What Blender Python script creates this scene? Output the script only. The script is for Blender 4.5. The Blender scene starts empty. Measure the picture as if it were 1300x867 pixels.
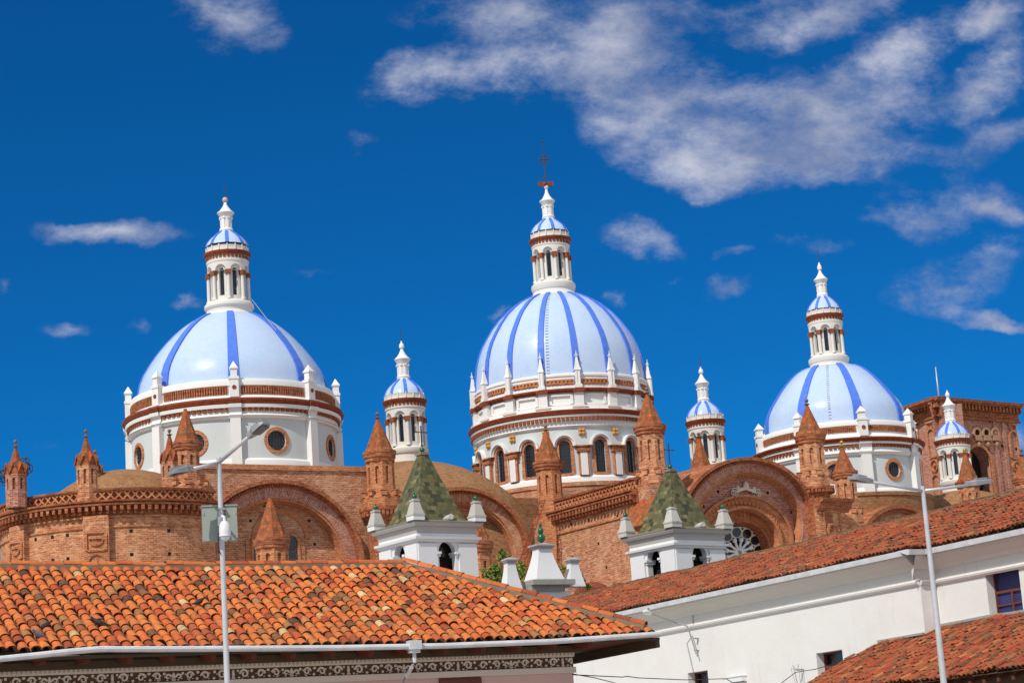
import bpy, math, random
from math import sin, cos, pi, sqrt, radians, atan2
from mathutils import Vector as V
random.seed(7)
S = bpy.context.scene
COL = S.collection

# ------------------------------------------------------------------ camera
F = 2700.0; PITCH = radians(12.3); ROLL = radians(3.9)
FW = V((0, cos(PITCH), sin(PITCH)))
_r0 = V((1, 0, 0)); _u0 = V((0, -sin(PITCH), cos(PITCH)))
RT = _r0*cos(ROLL) - _u0*sin(ROLL); UP = _u0*cos(ROLL) + _r0*sin(ROLL)
EYE = V((0, 0, 1.6))
cam_d = bpy.data.cameras.new('camera'); cam = bpy.data.objects.new('camera', cam_d); COL.objects.link(cam)
cam_d.sensor_width = 36.0; cam_d.lens = F/1300*36.0; cam_d.clip_start = 0.5; cam_d.clip_end = 6000
from mathutils import Matrix
M3 = Matrix((RT, UP, -FW)).transposed()
cam.matrix_world = Matrix.Translation(EYE) @ M3.to_4x4()
S.camera = cam

# ------------------------------------------------------------------ light
SUN_EL = radians(47); SUN_AZ = radians(33)          # sun behind the viewer, to the left
to_sun = V((-sin(SUN_AZ)*cos(SUN_EL), -cos(SUN_AZ)*cos(SUN_EL), sin(SUN_EL)))
sd = bpy.data.lights.new('sun', 'SUN'); sd.energy = 3.8; sd.angle = radians(0.5); sd.color = (1.0, 0.93, 0.82)
so = bpy.data.objects.new('sun', sd); COL.objects.link(so)
so.rotation_euler = to_sun.to_track_quat('Z', 'Y').to_euler(); so.location = (0, 0, 80)
S.view_settings.view_transform = 'Standard'; S.view_settings.look = 'None'
S.view_settings.exposure = 0.0; S.view_settings.gamma = 1.0; S.view_settings.use_curve_mapping = False

def ray(px, py): return FW + RT*((px-650)/F) + UP*((433.5-py)/F)
def at(px, py, Y): d = ray(px, py); return EYE + d*(Y/d.y)
def atz(px, py, z): d = ray(px, py); return EYE + d*((z-EYE.z)/d.z)

# ------------------------------------------------------------------ world: sky with clouds
W = bpy.data.worlds.new('World'); S.world = W; W.use_nodes = True
def build_world():
    nt = W.node_tree; N = nt.nodes; L = nt.links; N.clear()
    out = N.new('ShaderNodeOutputWorld'); bg = N.new('ShaderNodeBackground')
    sky = N.new('ShaderNodeTexSky'); sky.sky_type = 'NISHITA'; sky.sun_disc = False
    sky.sun_elevation = SUN_EL; sky.sun_rotation = pi + SUN_AZ
    sky.altitude = 2500; sky.air_density = 1.0; sky.dust_density = 0.2; sky.ozone_density = 3.0
    def m(op, a, b=None, c=None, clamp=False):
        n = N.new('ShaderNodeMath'); n.operation = op; n.use_clamp = clamp
        for i, v in enumerate((a, b, c)):
            if v is None: continue
            if isinstance(v, (int, float)): n.inputs[i].default_value = v
            else: L.new(v, n.inputs[i])
        return n.outputs[0]
    def mixc(fac, a, b, mode='MIX'):
        n = N.new('ShaderNodeMix'); n.data_type = 'RGBA'; n.blend_type = mode
        for s, v in ((n.inputs[0], fac), (n.inputs[6], a), (n.inputs[7], b)):
            if isinstance(v, (int, float)): s.default_value = v
            elif isinstance(v, tuple): s.default_value = (*v, 1)
            else: L.new(v, s)
        return n.outputs[2]
    tc = N.new('ShaderNodeTexCoord'); sp = N.new('ShaderNodeSeparateXYZ'); L.new(tc.outputs['Generated'], sp.inputs[0])
    ysafe = m('MAXIMUM', sp.outputs[1], 0.05)
    g = m('DIVIDE', sp.outputs[0], ysafe); h = m('DIVIDE', sp.outputs[2], ysafe)
    cv = N.new('ShaderNodeCombineXYZ'); L.new(g, cv.inputs[0]); L.new(h, cv.inputs[1])
    def noise(scale, detail, rough, vec, off=(0, 0, 0), stretch=(1, 1, 1), rot=0.0):
        mp = N.new('ShaderNodeMapping'); L.new(vec, mp.inputs[0]); mp.inputs[1].default_value = off
        mp.inputs[2].default_value = (0, 0, rot); mp.inputs[3].default_value = stretch
        n = N.new('ShaderNodeTexNoise'); n.inputs['Scale'].default_value = scale
        n.inputs['Detail'].default_value = detail; n.inputs['Roughness'].default_value = rough
        L.new(mp.outputs[0], n.inputs['Vector']); return n
    # ragged edges: push the coordinates about
    nz = noise(14, 5, 0.6, cv.outputs[0])
    sb = N.new('ShaderNodeVectorMath'); sb.operation = 'SUBTRACT'; L.new(nz.outputs['Color'], sb.inputs[0]); sb.inputs[1].default_value = (.5, .5, .5)
    sc = N.new('ShaderNodeVectorMath'); sc.operation = 'SCALE'; L.new(sb.outputs[0], sc.inputs[0]); sc.inputs[3].default_value = 0.045
    ad = N.new('ShaderNodeVectorMath'); ad.operation = 'ADD'; L.new(cv.outputs[0], ad.inputs[0]); L.new(sc.outputs[0], ad.inputs[1])
    flat = N.new('ShaderNodeVectorMath'); flat.operation = 'MULTIPLY'; L.new(ad.outputs[0], flat.inputs[0]); flat.inputs[1].default_value = (1, 1, 0)
    # cloud banks: (px, py, rx, ry, tilt degrees, weight)
    blobs = [(290, 28, 84, 52, 0, 1.0), (140, 292, 112, 22, -6, .95), (85, 427, 42, 14, 0, .6), (238, 379, 34, 10, -5, .42),
             (545, 95, 95, 42, 18, .8), (650, 75, 120, 62, 12, .95), (640, 15, 150, 40, 0, .8), (790, 55, 120, 70, 25, 1.05), (835, 130, 110, 62, 15, 1.0),
             (880, 195, 130, 52, -8, 1.05), (960, 205, 90, 42, 0, 1.0), (1040, 140, 150, 72, 12, 1.05), (1105, 190, 110, 40, -4, .9), (1020, 20, 170, 42, 8, .85),
             (1150, 60, 130, 46, 20, .85), (1130, 130, 130, 55, 5, .7), (930, 120, 90, 40, 20, .6), (1210, 205, 90, 30, 0, .4), (1290, 66, 60, 40, 20, .6), (1285, 170, 70, 30, 10, .5), (1250, 325, 90, 26, 0, .5), (1120, 262, 60, 14, -4, .5), (1255, 22, 66, 30, 15, 1.1), (1262, 112, 80, 34, 32, .9),
             (1205, 262, 112, 44, -8, .8), (1262, 278, 50, 22, -28, 1.25), (1200, 358, 100, 40, 4, .75), (1268, 402, 52, 14, -12, 1.15),
             (812, 306, 66, 30, -8, .62), (928, 358, 36, 18, 0, .5), (776, 386, 28, 14, 0, .62), (635, 392, 22, 9, 0, .5), (1025, 300, 50, 16, 10, .45),
             (440, 175, 36, 18, -30, .45), (400, 345, 50, 16, 5, .18), (180, 408, 24, 12, 0, .42), (1296, 560, 30, 24, 0, 1.1), (2, 362, 16, 18, 0, .6),
             (940, 315, 30, 12, 0, .42), (860, 352, 26, 12, 20, .4), (60, 560, 60, 10, 0, .2)]
    tot = None
    for (px, py, rx, ry, an, w) in blobs:
        d = ray(px, py); mp = N.new('ShaderNodeMapping'); mp.vector_type = 'TEXTURE'
        L.new(flat.outputs[0], mp.inputs[0]); mp.inputs[1].default_value = (d.x/d.y, d.z/d.y, 0)
        mp.inputs[2].default_value = (0, 0, radians(an)-0.02); mp.inputs[3].default_value = (rx/F*1.25, ry/F*1.25, 1)
        ln = N.new('ShaderNodeVectorMath'); ln.operation = 'LENGTH'; L.new(mp.outputs[0], ln.inputs[0])
        f = m('SUBTRACT', 1.0, ln.outputs['Value'], clamp=True); f = m('MULTIPLY', f, w)
        f2 = m('MULTIPLY', f, f)
        tot = f2 if tot is None else m('ADD', tot, f2)
    tot = m('POWER', m('MAXIMUM', tot, 0.0), 0.5)
    n1 = noise(28, 8, 0.66, cv.outputs[0], (3.1, 1.7, 0.4), (0.8, 1.25, 1), 0.35)
    n2 = noise(75, 8, 0.7, cv.outputs[0], (1.3, 5.2, 2.2), (0.8, 1.25, 1), 0.35)
    dens = m('ADD', tot, m('MULTIPLY', m('SUBTRACT', n1.outputs[0], 0.5), 1.85))
    dens = m('ADD', dens, m('MULTIPLY', m('SUBTRACT', n2.outputs[0], 0.5), 0.55))
    mr = N.new('ShaderNodeMapRange'); mr.interpolation_type = 'SMOOTHSTEP'; L.new(dens, mr.inputs[0])
    mr.inputs[1].default_value = 0.10; mr.inputs[2].default_value = 1.25; mr.inputs[4].default_value = 0.93
    gate = m('MULTIPLY', m('SUBTRACT', tot, 0.12), 6.0, clamp=True)
    cl = m('MULTIPLY', mr.outputs[0], gate)
    # unseen clouds behind the viewer and overhead, added as neutral fill light
    nb = noise(2.6, 7, 0.6, tc.outputs['Generated'], (0.3, 0.1, 0.7))
    mb_ = N.new('ShaderNodeMapRange'); mb_.interpolation_type = 'SMOOTHSTEP'; L.new(nb.outputs[0], mb_.inputs[0])
    mb_.inputs[1].default_value = 0.38; mb_.inputs[2].default_value = 0.58
    back = m('MULTIPLY', m('SUBTRACT', 0.72, sp.outputs[1]), 5.0, clamp=True)
    clb = m('MULTIPLY', mb_.outputs[0], back)
    front = m('SUBTRACT', 1.0, back, clamp=True)
    cl = m('MULTIPLY', cl, front)
    tint = mixc(back, (0.018, 0.32, 0.59), (0.5, 0.7, 0.85)); blue = mixc(1.0, sky.outputs[0], tint, 'MULTIPLY')
    n3 = noise(13, 7, 0.6, cv.outputs[0], (0.9, 2.2, 6.0), (0.8, 1.4, 1), 0.35)
    lit = N.new('ShaderNodeMapRange'); L.new(n3.outputs[0], lit.inputs[0]); lit.inputs[1].default_value = .40; lit.inputs[2].default_value = .62
    ccol = mixc(lit.outputs[0], (1.8, 2.1, 3.1), (4.3, 4.4, 5.0))
    c = mixc(cl, blue, ccol)
    c = mixc(clb, c, (5.0, 5.0, 5.0))
    L.new(c, bg.inputs[0]); bg.inputs[1].default_value = 0.15
    L.new(bg.outputs[0], out.inputs[0])
build_world()

# ------------------------------------------------------------------ materials
MATS = {}
def lin(c): return tuple(((x/255)/12.92 if x <= 10 else (((x/255)+.055)/1.055)**2.4) for x in c)
class NT:
    def __init__(s, name, rough=.8, spec=.3, metal=0.0):
        s.m = bpy.data.materials.new(name); s.m.use_nodes = True; s.nt = s.m.node_tree; s.N = s.nt.nodes; s.L = s.nt.links
        s.b = s.N['Principled BSDF']; s.b.inputs['Roughness'].default_value = rough
        s.b.inputs['Specular IOR Level'].default_value = spec; s.b.inputs['Metallic'].default_value = metal
        s.tc = s.N.new('ShaderNodeTexCoord'); s.ge = s.N.new('ShaderNodeNewGeometry')
    @property
    def pos(s): return s.ge.outputs['Position']
    @property
    def uv(s): return s.tc.outputs['UV']
    def lk(s, v, sock):
        if isinstance(v, (int, float)): sock.default_value = v
        elif isinstance(v, tuple): sock.default_value = (*v, 1) if len(sock.default_value) == 4 else v
        else: s.L.new(v, sock)
    def math(s, op, a, b=None, clamp=False):
        n = s.N.new('ShaderNodeMath'); n.operation = op; n.use_clamp = clamp; s.lk(a, n.inputs[0])
        if b is not None: s.lk(b, n.inputs[1])
        return n.outputs[0]
    def vm(s, vec, stretch=(1, 1, 1), off=(0, 0, 0), rot=(0, 0, 0)):
        n = s.N.new('ShaderNodeMapping'); s.lk(vec, n.inputs[0]); n.inputs[1].default_value = off; n.inputs[2].default_value = rot; n.inputs[3].default_value = stretch; return n.outputs[0]
    def noise(s, scale, detail=4, rough=.6, vec=None, stretch=None):
        n = s.N.new('ShaderNodeTexNoise'); n.inputs['Scale'].default_value = scale; n.inputs['Detail'].default_value = detail; n.inputs['Roughness'].default_value = rough
        v = vec if vec is not None else s.pos
        if stretch: v = s.vm(v, stretch)
        s.lk(v, n.inputs['Vector']); return n.outputs[0]
    def rng(s, v, a, b, c=0., d=1.):
        n = s.N.new('ShaderNodeMapRange'); s.lk(v, n.inputs[0])
        for i, x in enumerate((a, b, c, d)): n.inputs[i+1].default_value = x
        return n.outputs[0]
    def mix(s, f, a, b, mode='MIX'):
        n = s.N.new('ShaderNodeMix'); n.data_type = 'RGBA'; n.blend_type = mode
        s.lk(f, n.inputs[0]); s.lk(a, n.inputs[6]); s.lk(b, n.inputs[7]); return n.outputs[2]
    def ramp(s, f, stops, const=False):
        n = s.N.new('ShaderNodeValToRGB'); r = n.color_ramp; s.lk(f, n.inputs[0])
        if const: r.interpolation = 'CONSTANT'
        while len(r.elements) < len(stops): r.elements.new(.5)
        for e, (p, c) in zip(r.elements, stops): e.position = p; e.color = (*c, 1)
        return n.outputs[0]
    def bump(s, h, strength=.3, dist=.02):
        n = s.N.new('ShaderNodeBump'); n.inputs['Strength'].default_value = strength; n.inputs['Distance'].default_value = dist
        s.lk(h, n.inputs['Height']); s.L.new(n.outputs[0], s.b.inputs['Normal'])
    def col(s, c): s.lk(c, s.b.inputs['Base Color']); return s.m

def brick_mat(name, c1, c2, mortar, stain=(.42, .30, .24), bw=.34, bh=.13, stain_amt=.75, msize=.02, pale=None, pale_amt=.75):
    t = NT(name, .92, .15)
    b = t.N.new('ShaderNodeTexBrick'); t.L.new(t.uv, b.inputs['Vector'])
    for k, v in (('Scale', 1.0), ('Brick Width', bw), ('Row Height', bh), ('Mortar Size', msize), ('Mortar Smooth', .3), ('Bias', -.1)): b.inputs[k].default_value = v
    b.inputs['Color1'].default_value = (*c1, 1); b.inputs['Color2'].default_value = (*c2, 1); b.inputs['Mortar'].default_value = (*mortar, 1)
    c = b.outputs['Color']
    wv = t.vm(t.uv, (1.6, 7.5, 1))                       # single bricks and short runs lighter or burnt
    n5 = t.noise(1.0, 2, .5, vec=wv); n6 = t.noise(2.3, 2, .6, vec=wv)
    c = t.mix(t.rng(n5, .50, .62, 0, .8), c, pale or (.66, .42, .25))
    c = t.mix(t.rng(n6, .56, .66, 0, .75), c, tuple(x*.42 for x in c2))
    n1 = t.noise(.45, 6, .65); n2 = t.noise(2.2, 6, .75, stretch=(1, 1, 2.5)); n4 = t.noise(.9, 5, .7, stretch=(1, 1, .5))
    c = t.mix(t.rng(n4, .50, .70, 0, pale_amt), c, pale or (.64, .42, .25))
    c = t.mix(t.rng(n2, .50, .68, 0, stain_amt), c, t.mix(1.0, c, tuple(stain), 'MULTIPLY'))
    c = t.mix(t.rng(n1, .48, .7, 0, .5), c, t.mix(1.0, c, (.70, .52, .44), 'MULTIPLY'))
    t.bump(b.outputs['Fac'], .5, -.03)
    MATS[name] = t.col(c); return t.m
brick_mat('brick_warm', (0.494, 0.175, 0.073), (0.376, 0.109, 0.048), (0.554, 0.341, 0.221), pale=(0.713, 0.396, 0.220), pale_amt=.85)
brick_mat('brick_tan', (0.475, 0.185, 0.089), (0.366, 0.118, 0.055), (0.534, 0.341, 0.231), pale=(0.667, 0.396, 0.244), pale_amt=.8)
brick_mat('brick_pink', (0.455, 0.156, 0.100), (0.327, 0.090, 0.052), (0.554, 0.360, 0.283), pale=(0.593, 0.360, 0.273), pale_amt=.55)
brick_mat('brick_orange', (0.494, 0.156, 0.057), (0.396, 0.105, 0.040), (0.554, 0.312, 0.178), pale=(0.613, 0.312, 0.157), pale_amt=.55)
brick_mat('brick_moulding', (0.376, 0.113, 0.050), (0.286, 0.076, 0.034), (0.396, 0.179, 0.094), bw=.3, bh=.3, stain=(.26, .2, .18), stain_amt=.9, pale=(0.494, 0.227, 0.116), pale_amt=.4)
brick_mat('vault_brick', (0.318, 0.163, 0.077), (0.275, 0.133, 0.062), (0.310, 0.172, 0.086), bw=.5, bh=.22, pale=(0.370, 0.215, 0.107), pale_amt=.5, stain_amt=.8)

def plaster(name, c, stain=(.6, .58, .55), amt=.3, rough=.75, streak=True, bump=.1):
    t = NT(name, rough, .25)
    n = t.noise(.8, 6, .7); n2 = t.noise(5, 4, .7, stretch=(1, 1, .12)); n3 = t.noise(.25, 3, .5)
    k = t.mix(t.rng(n, .4, .75, 0, amt), c, tuple(a*b for a, b in zip(c, (.88, .87, .84))))
    if streak: k = t.mix(t.rng(n2, .6, .8, 0, amt), k, tuple(a*b for a, b in zip(c, stain)))
    k = t.mix(t.rng(n3, .4, .6, 0, .25), k, tuple(min(1, a*1.04) for a in c))
    k = t.mix(t.rng(t.noise(9, 5, .8, stretch=(1, 1, .35)), .60, .74, 0, amt*1.3), k, tuple(a*b for a, b in zip(c, stain)))
    t.bump(t.noise(14, 4, .6), bump, .02)
    MATS[name] = t.col(k)
plaster('white_trim', (.74, .735, .72), amt=.3)
plaster('drum_grey', (.55, .59, .60), amt=.3)
plaster('lantern_white', (.67, .655, .61), amt=.25)
def wall_plaster():
    t = NT('white_wall', .85, .15); c = (.70, .70, .685)
    n = t.noise(.5, 6, .7); k = t.mix(t.rng(n, .42, .7, 0, .6), c, (.64, .63, .60))
    k = t.mix(t.rng(t.noise(3.2, 5, .75, stretch=(1, 1, .10)), .58, .80, 0, .45), k, (.50, .47, .41))       # drips
    k = t.mix(t.rng(t.noise(1.6, 4, .8), .66, .70, 0, .55), k, (.76, .755, .74))                                # repainted patches
    k = t.mix(t.rng(t.noise(11, 5, .8), .70, .76, 0, .6), k, (.45, .38, .28))                                   # chips
    t.bump(t.math('ADD', t.noise(1.2, 5, .6), t.math('MULTIPLY', t.noise(12, 4, .6), .2)), .35, .06)
    MATS['white_wall'] = t.col(k)
wall_plaster()
plaster('cream_wall', (.74, .68, .60), amt=.3)
plaster('cove_pale', (.62, .60, .56), amt=.35)
plaster('belfry_white', (.69, .70, .715), amt=.22)
plaster('pink_wall', (.62, .42, .39), amt=.3)
plaster('grey_plaster', (.66, .57, .50), amt=.3)
plaster('brown_render', (.36, .235, .135), stain=(.6, .55, .5), amt=.6)
plaster('ochre_render', (.40, .30, .17), stain=(.6, .55, .5), amt=.6)
plaster('grey_stone', (.33, .32, .29), stain=(.35, .35, .33), amt=.9)
plaster('mossy_stone', (.50, .49, .46), stain=(.12, .12, .10), amt=1.0)
plaster('concrete_cap', (.20, .185, .15), stain=(.4, .42, .35), amt=.9)
plaster('ridge_mortar', (.22, .17, .115), stain=(.4, .38, .33), amt=1.0, bump=.8)
plaster('wood_soffit', (.74, .66, .56), amt=.4)
plaster('dark_wood', (.13, .035, .02), amt=.3)
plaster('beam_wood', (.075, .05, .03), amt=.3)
def flat(name, c, rough=.6, spec=.4, metal=0, var=.15):
    t = NT(name, rough, spec, metal); n = t.noise(3, 4, .6)
    MATS[name] = t.col(t.mix(t.rng(n, .35, .65, 0, 1), c, tuple(x*(1-var) for x in c)))
flat('red_cornice', (.27, .062, .026), .8, .2, var=.35)
flat('red_dentil', (.30, .085, .035), .8, .2, var=.3)
flat('rib_blue', (.085, .20, .73), .5, .2, var=.15)
flat('glass_dark', (.012, .014, .022), .15, .6)
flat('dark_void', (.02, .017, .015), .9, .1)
flat('shutter_blue', (.045, .055, .20), .5, .4)
flat('iron_dark', (.04, .04, .045), .6, .4)
flat('rust_iron', (.30, .075, .03), .8, .2, var=.5)
flat('rust_ball', (.22, .15, .13), .6, .4, var=.4)
flat('green_glaze', (.008, .11, .045), .2, .6, var=.3)
flat('yellow_glaze', (.42, .30, .02), .3, .5)
flat('pink_ball', (.62, .42, .34), .7, .2)
flat('galvanised', (.58, .59, .62), .38, .5, metal=.25)
flat('lamp_grey', (.34, .35, .37), .4, .5, metal=.3)
flat('lamp_glass', (.10, .095, .085), .25, .6)
flat('box_grey', (.30, .34, .30), .55, .4, var=.06)
flat('camera_white', (.74, .74, .76), .35, .5, var=.04)
flat('gutter_white', (.62, .63, .66), .4, .5, var=.2)
flat('pigeon_dark', (.03, .025, .03), .6, .3)
flat('pigeon_grey', (.16, .17, .21), .6, .3)
flat('cable_black', (.03, .03, .035), .6, .3)
flat('window_wood', (.16, .045, .03), .6, .3)
flat('frieze_brown', (.13, .07, .045), .8, .1)
flat('tracery_dark', (.09, .09, .10), .6, .3)
flat('asphalt', (.05, .05, .052), .9, .2)

def dome_tiles(name, c, c2):
    t = NT(name, .27, .2)
    b = t.N.new('ShaderNodeTexBrick'); t.L.new(t.uv, b.inputs['Vector'])
    for k, v in (('Scale', 1.0), ('Brick Width', .22), ('Row Height', .22), ('Mortar Size', .006), ('Bias', 0.)): b.inputs[k].default_value = v
    b.offset = 0.0
    b.inputs['Color1'].default_value = (*c, 1); b.inputs['Color2'].default_value = (*c2, 1); b.inputs['Mortar'].default_value = (*(x*.8 for x in c), 1)
    n = t.noise(.5, 5, .6); n2 = t.noise(2.0, 5, .7, stretch=(1, 1, .3))
    k = t.mix(t.rng(n, .35, .65, 0, .55), b.outputs['Color'], (.50, .59, .80)); k = t.mix(t.rng(n2, .55, .75, 0, .5), k, (.46, .60, .70))
    rr = t.rng(t.noise(1.6, 5, .7), .35, .7, .2, .48); t.lk(rr, t.b.inputs['Roughness'])
    k = t.mix(t.rng(t.noise(4.5, 4, .7, stretch=(1, 1, .18)), .60, .8, 0, .35), k, (.36, .44, .50))
    t.bump(t.noise(5, 4, .6), .12, .04)
    MATS[name] = t.col(k)
dome_tiles('dome_tile', (.44, .575, .78), (.41, .55, .765))
def cell_tiles(name, su, sv, stops, rough=.4, grime=.6):
    t = NT(name, rough, .45)
    sp = t.N.new('ShaderNodeSeparateXYZ'); t.L.new(t.uv, sp.inputs[0])
    v = t.math('FLOOR', t.math('MULTIPLY', sp.outputs[1], 1/sv)); odd = t.math('MULTIPLY', t.math('MODULO', v, 2.0), .5)
    uu = t.math('ADD', t.math('MULTIPLY', sp.outputs[0], 1/su), odd); u = t.math('FLOOR', uu)
    cb = t.N.new('ShaderNodeCombineXYZ'); t.L.new(u, cb.inputs[0]); t.L.new(v, cb.inputs[1])
    wn = t.N.new('ShaderNodeTexWhiteNoise'); wn.noise_dimensions = '2D'; t.L.new(cb.outputs[0], wn.inputs['Vector'])
    k = t.ramp(t.math('ADD', t.math('MULTIPLY', wn.outputs['Value'], .85), t.math('MULTIPLY', t.noise(3.2, 5, .8), .22)), stops)
    fv = t.math('FRACT', t.math('MULTIPLY', sp.outputs[1], 1/sv)); fu = t.math('FRACT', uu)
    edge = t.math('MINIMUM', fv, t.math('MULTIPLY', t.math('MINIMUM', fu, t.math('SUBTRACT', 1., fu)), 1.6))
    k = t.mix(t.rng(edge, .02, .12, .75, 0), k, (.05, .05, .02))
    k = t.mix(t.rng(t.noise(2.5, 6, .75), .47, .66, 0, grime), k, (.10, .085, .035))
    t.bump(t.math('ADD', fv, wn.outputs['Value']), .6, .05)
    MATS[name] = t.col(k)
cell_tiles('green_tiles', .25, .19, [(0, (.018, .022, .010)), (.22, (.045, .05, .018)), (.42, (.15, .135, .045)), (.56, (.07, .09, .03)), (.68, (.27, .22, .09)), (.80, (.05, .055, .02)), (.9, (.15, .15, .05)), (1, (.17, .07, .025))])
cell_tiles('cone_tiles', .21, .20, [(0, (.40, .08, .02)), (.35, (.48, .10, .022)), (.6, (.28, .06, .02)), (.8, (.52, .16, .045)), (1, (.12, .05, .025))], .85, .95)

def tile_mat(name, stops, dirt=.35):
    t = NT(name, .85, .2); a = t.N.new('ShaderNodeAttribute'); a.attribute_name = 'rnd'
    sp = t.N.new('ShaderNodeSeparateColor'); t.L.new(a.outputs['Color'], sp.inputs[0])
    k = t.ramp(sp.outputs[0], stops)
    n = t.noise(7, 5, .7); n2 = t.noise(1.2, 4, .6)
    k = t.mix(t.rng(n, .46, .75, 0, dirt*1.6), k, (.16, .10, .055)); k = t.mix(t.rng(n2, .5, .75, 0, dirt), k, (.20, .11, .05))
    k = t.mix(t.rng(t.noise(22, 4, .7), .55, .8, 0, .5), k, (.55, .33, .17))
    t.bump(t.noise(30, 3, .6), .25, .01)
    MATS[name] = t.col(k)
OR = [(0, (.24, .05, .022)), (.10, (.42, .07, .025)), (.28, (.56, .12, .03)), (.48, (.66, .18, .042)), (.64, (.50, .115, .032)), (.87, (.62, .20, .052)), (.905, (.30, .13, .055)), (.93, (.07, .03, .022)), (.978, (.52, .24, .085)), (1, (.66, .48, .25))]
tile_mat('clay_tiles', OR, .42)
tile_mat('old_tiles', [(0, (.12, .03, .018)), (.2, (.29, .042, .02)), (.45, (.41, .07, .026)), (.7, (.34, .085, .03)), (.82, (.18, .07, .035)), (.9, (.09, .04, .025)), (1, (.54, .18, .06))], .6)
tile_mat('leaf_green', [(0, (.05, .11, .015)), (.5, (.12, .22, .03)), (1, (.24, .32, .06))], .05)
def ground_mat():
    t = NT('ground_grey', .95, .1); MATS['ground_grey'] = t.col(t.mix(t.noise(.3, 5, .6), (.36, .33, .29), (.45, .41, .36)))
ground_mat()

# ------------------------------------------------------------------ mesh building
class MB:
    def __init__(s): s.v = []; s.f = []; s.uv = []; s.c = []; s.smooth = []; s.col = None
    def face(s, pts, uv=None, smooth=False):
        b = len(s.v); s.v += [tuple(p) for p in pts]; s.f.append(tuple(range(b, b+len(pts)))); s.uv.append(uv); s.smooth.append(smooth); s.c.append(s.col)
    def box(s, c, ex, ey, ez, X=V((1, 0, 0)), Y=V((0, 1, 0)), Z=V((0, 0, 1)), top=1.0):
        c = V(c); P = []
        for k in (-1, 1):
            q = top if k > 0 else 1
            for i, j in ((-1, -1), (1, -1), (1, 1), (-1, 1)): P.append(c + X*ex*i*q + Y*ey*j*q + Z*ez*k)
        for f in ((3, 2, 1, 0), (4, 5, 6, 7), (0, 1, 5, 4), (1, 2, 6, 5), (2, 3, 7, 6), (3, 0, 4, 7)): s.face([P[i] for i in f])
    def lathe(s, cx, cy, prof, n=48, phase=0., smooth=True, cap=True, a0=0., a1=2*pi):
        rings = []; L = 0; acc = [0]
        for i in range(1, len(prof)): L += math.dist(prof[i], prof[i-1]); acc.append(L)
        rm = max(p[0] for p in prof)
        full = abs(a1-a0-2*pi) < 1e-6
        for i in range(len(prof)-1):
            (r0, z0), (r1, z1) = prof[i], prof[i+1]
            for k in range(n):
                t0 = phase+a0+(a1-a0)*k/n; t1 = phase+a0+(a1-a0)*(k+1)/n
                P = [V((cx+r0*sin(t0), cy-r0*cos(t0), z0)), V((cx+r0*sin(t1), cy-r0*cos(t1), z0)), V((cx+r1*sin(t1), cy-r1*cos(t1), z1)), V((cx+r1*sin(t0), cy-r1*cos(t0), z1))]
                U = [(t0*rm, acc[i]), (t1*rm, acc[i]), (t1*rm, acc[i+1]), (t0*rm, acc[i+1])]
                if r0 < 1e-5: P.pop(1); U.pop(1)
                elif r1 < 1e-5: P.pop(2); U.pop(2)
                s.face(P, U, smooth)
        if cap and full:
            if prof[-1][0] > 1e-5: s.face([V((cx+prof[-1][0]*sin(phase+2*pi*k/n), cy-prof[-1][0]*cos(phase+2*pi*k/n), prof[-1][1])) for k in range(n)])
    def tube(s, pts, r, n=8, r1=None, cap=True):
        pts = [V(p) for p in pts]; rings = []; m = len(pts)
        for i, p in enumerate(pts):
            d = (pts[min(i+1, m-1)]-pts[max(i-1, 0)]).normalized(); a = d.orthogonal() if abs(d.z) > .9 else d.cross(V((0, 0, 1)))
            a.normalize(); b = d.cross(a); rr = r if r1 is None else r+(r1-r)*i/(m-1)
            rings.append([p + a*rr*cos(2*pi*k/n) + b*rr*sin(2*pi*k/n) for k in range(n)])
        for i in range(m-1):
            for k in range(n): s.face([rings[i][k], rings[i][(k+1) % n], rings[i+1][(k+1) % n], rings[i+1][k]], None, n > 5)
        if cap: s.face(rings[0][::-1]); s.face(rings[-1])
    def sphere(s, c, r, n=10, m=6, sc=(1, 1, 1)):
        c = V(c)
        def P(i, j): a = 2*pi*i/n; b = pi*j/m; return c + V((r*sc[0]*sin(b)*cos(a), r*sc[1]*sin(b)*sin(a), r*sc[2]*cos(b)))
        for j in range(m):
            for i in range(n):
                q = [P(i, j), P(i, j+1), P(i+1, j+1), P(i+1, j)]
                if j == 0: q = [q[0], q[1], q[2]]
                elif j == m-1: q = [q[0], q[1], q[3]]
                s.face(q, None, True)
    # ---- pieces in a mapped frame M(u, z, d): u along, z up, d outward
    def mb(s, M, u0, u1, z0, z1, d0, d1, n=1, ends=True):
        for i in range(n):
            a = u0+(u1-u0)*i/n; b = u0+(u1-u0)*(i+1)/n
            s.face([M(a, z0, d1), M(b, z0, d1), M(b, z1, d1), M(a, z1, d1)], [(a, z0), (b, z0), (b, z1), (a, z1)])
            s.face([M(a, z1, d1), M(b, z1, d1), M(b, z1, d0), M(a, z1, d0)], [(a, z1), (b, z1), (b, z1+.1), (a, z1+.1)])
            s.face([M(a, z0, d0), M(b, z0, d0), M(b, z0, d1), M(a, z0, d1)], [(a, z0), (b, z0), (b, z0+.1), (a, z0+.1)])
        if ends:
            s.face([M(u0, z0, d0), M(u0, z0, d1), M(u0, z1, d1), M(u0, z1, d0)], [(0, z0), (d1-d0, z0), (d1-d0, z1), (0, z1)])
            s.face([M(u1, z0, d1), M(u1, z0, d0), M(u1, z1, d0), M(u1, z1, d1)], [(0, z0), (d1-d0, z0), (d1-d0, z1), (0, z1)])
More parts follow.
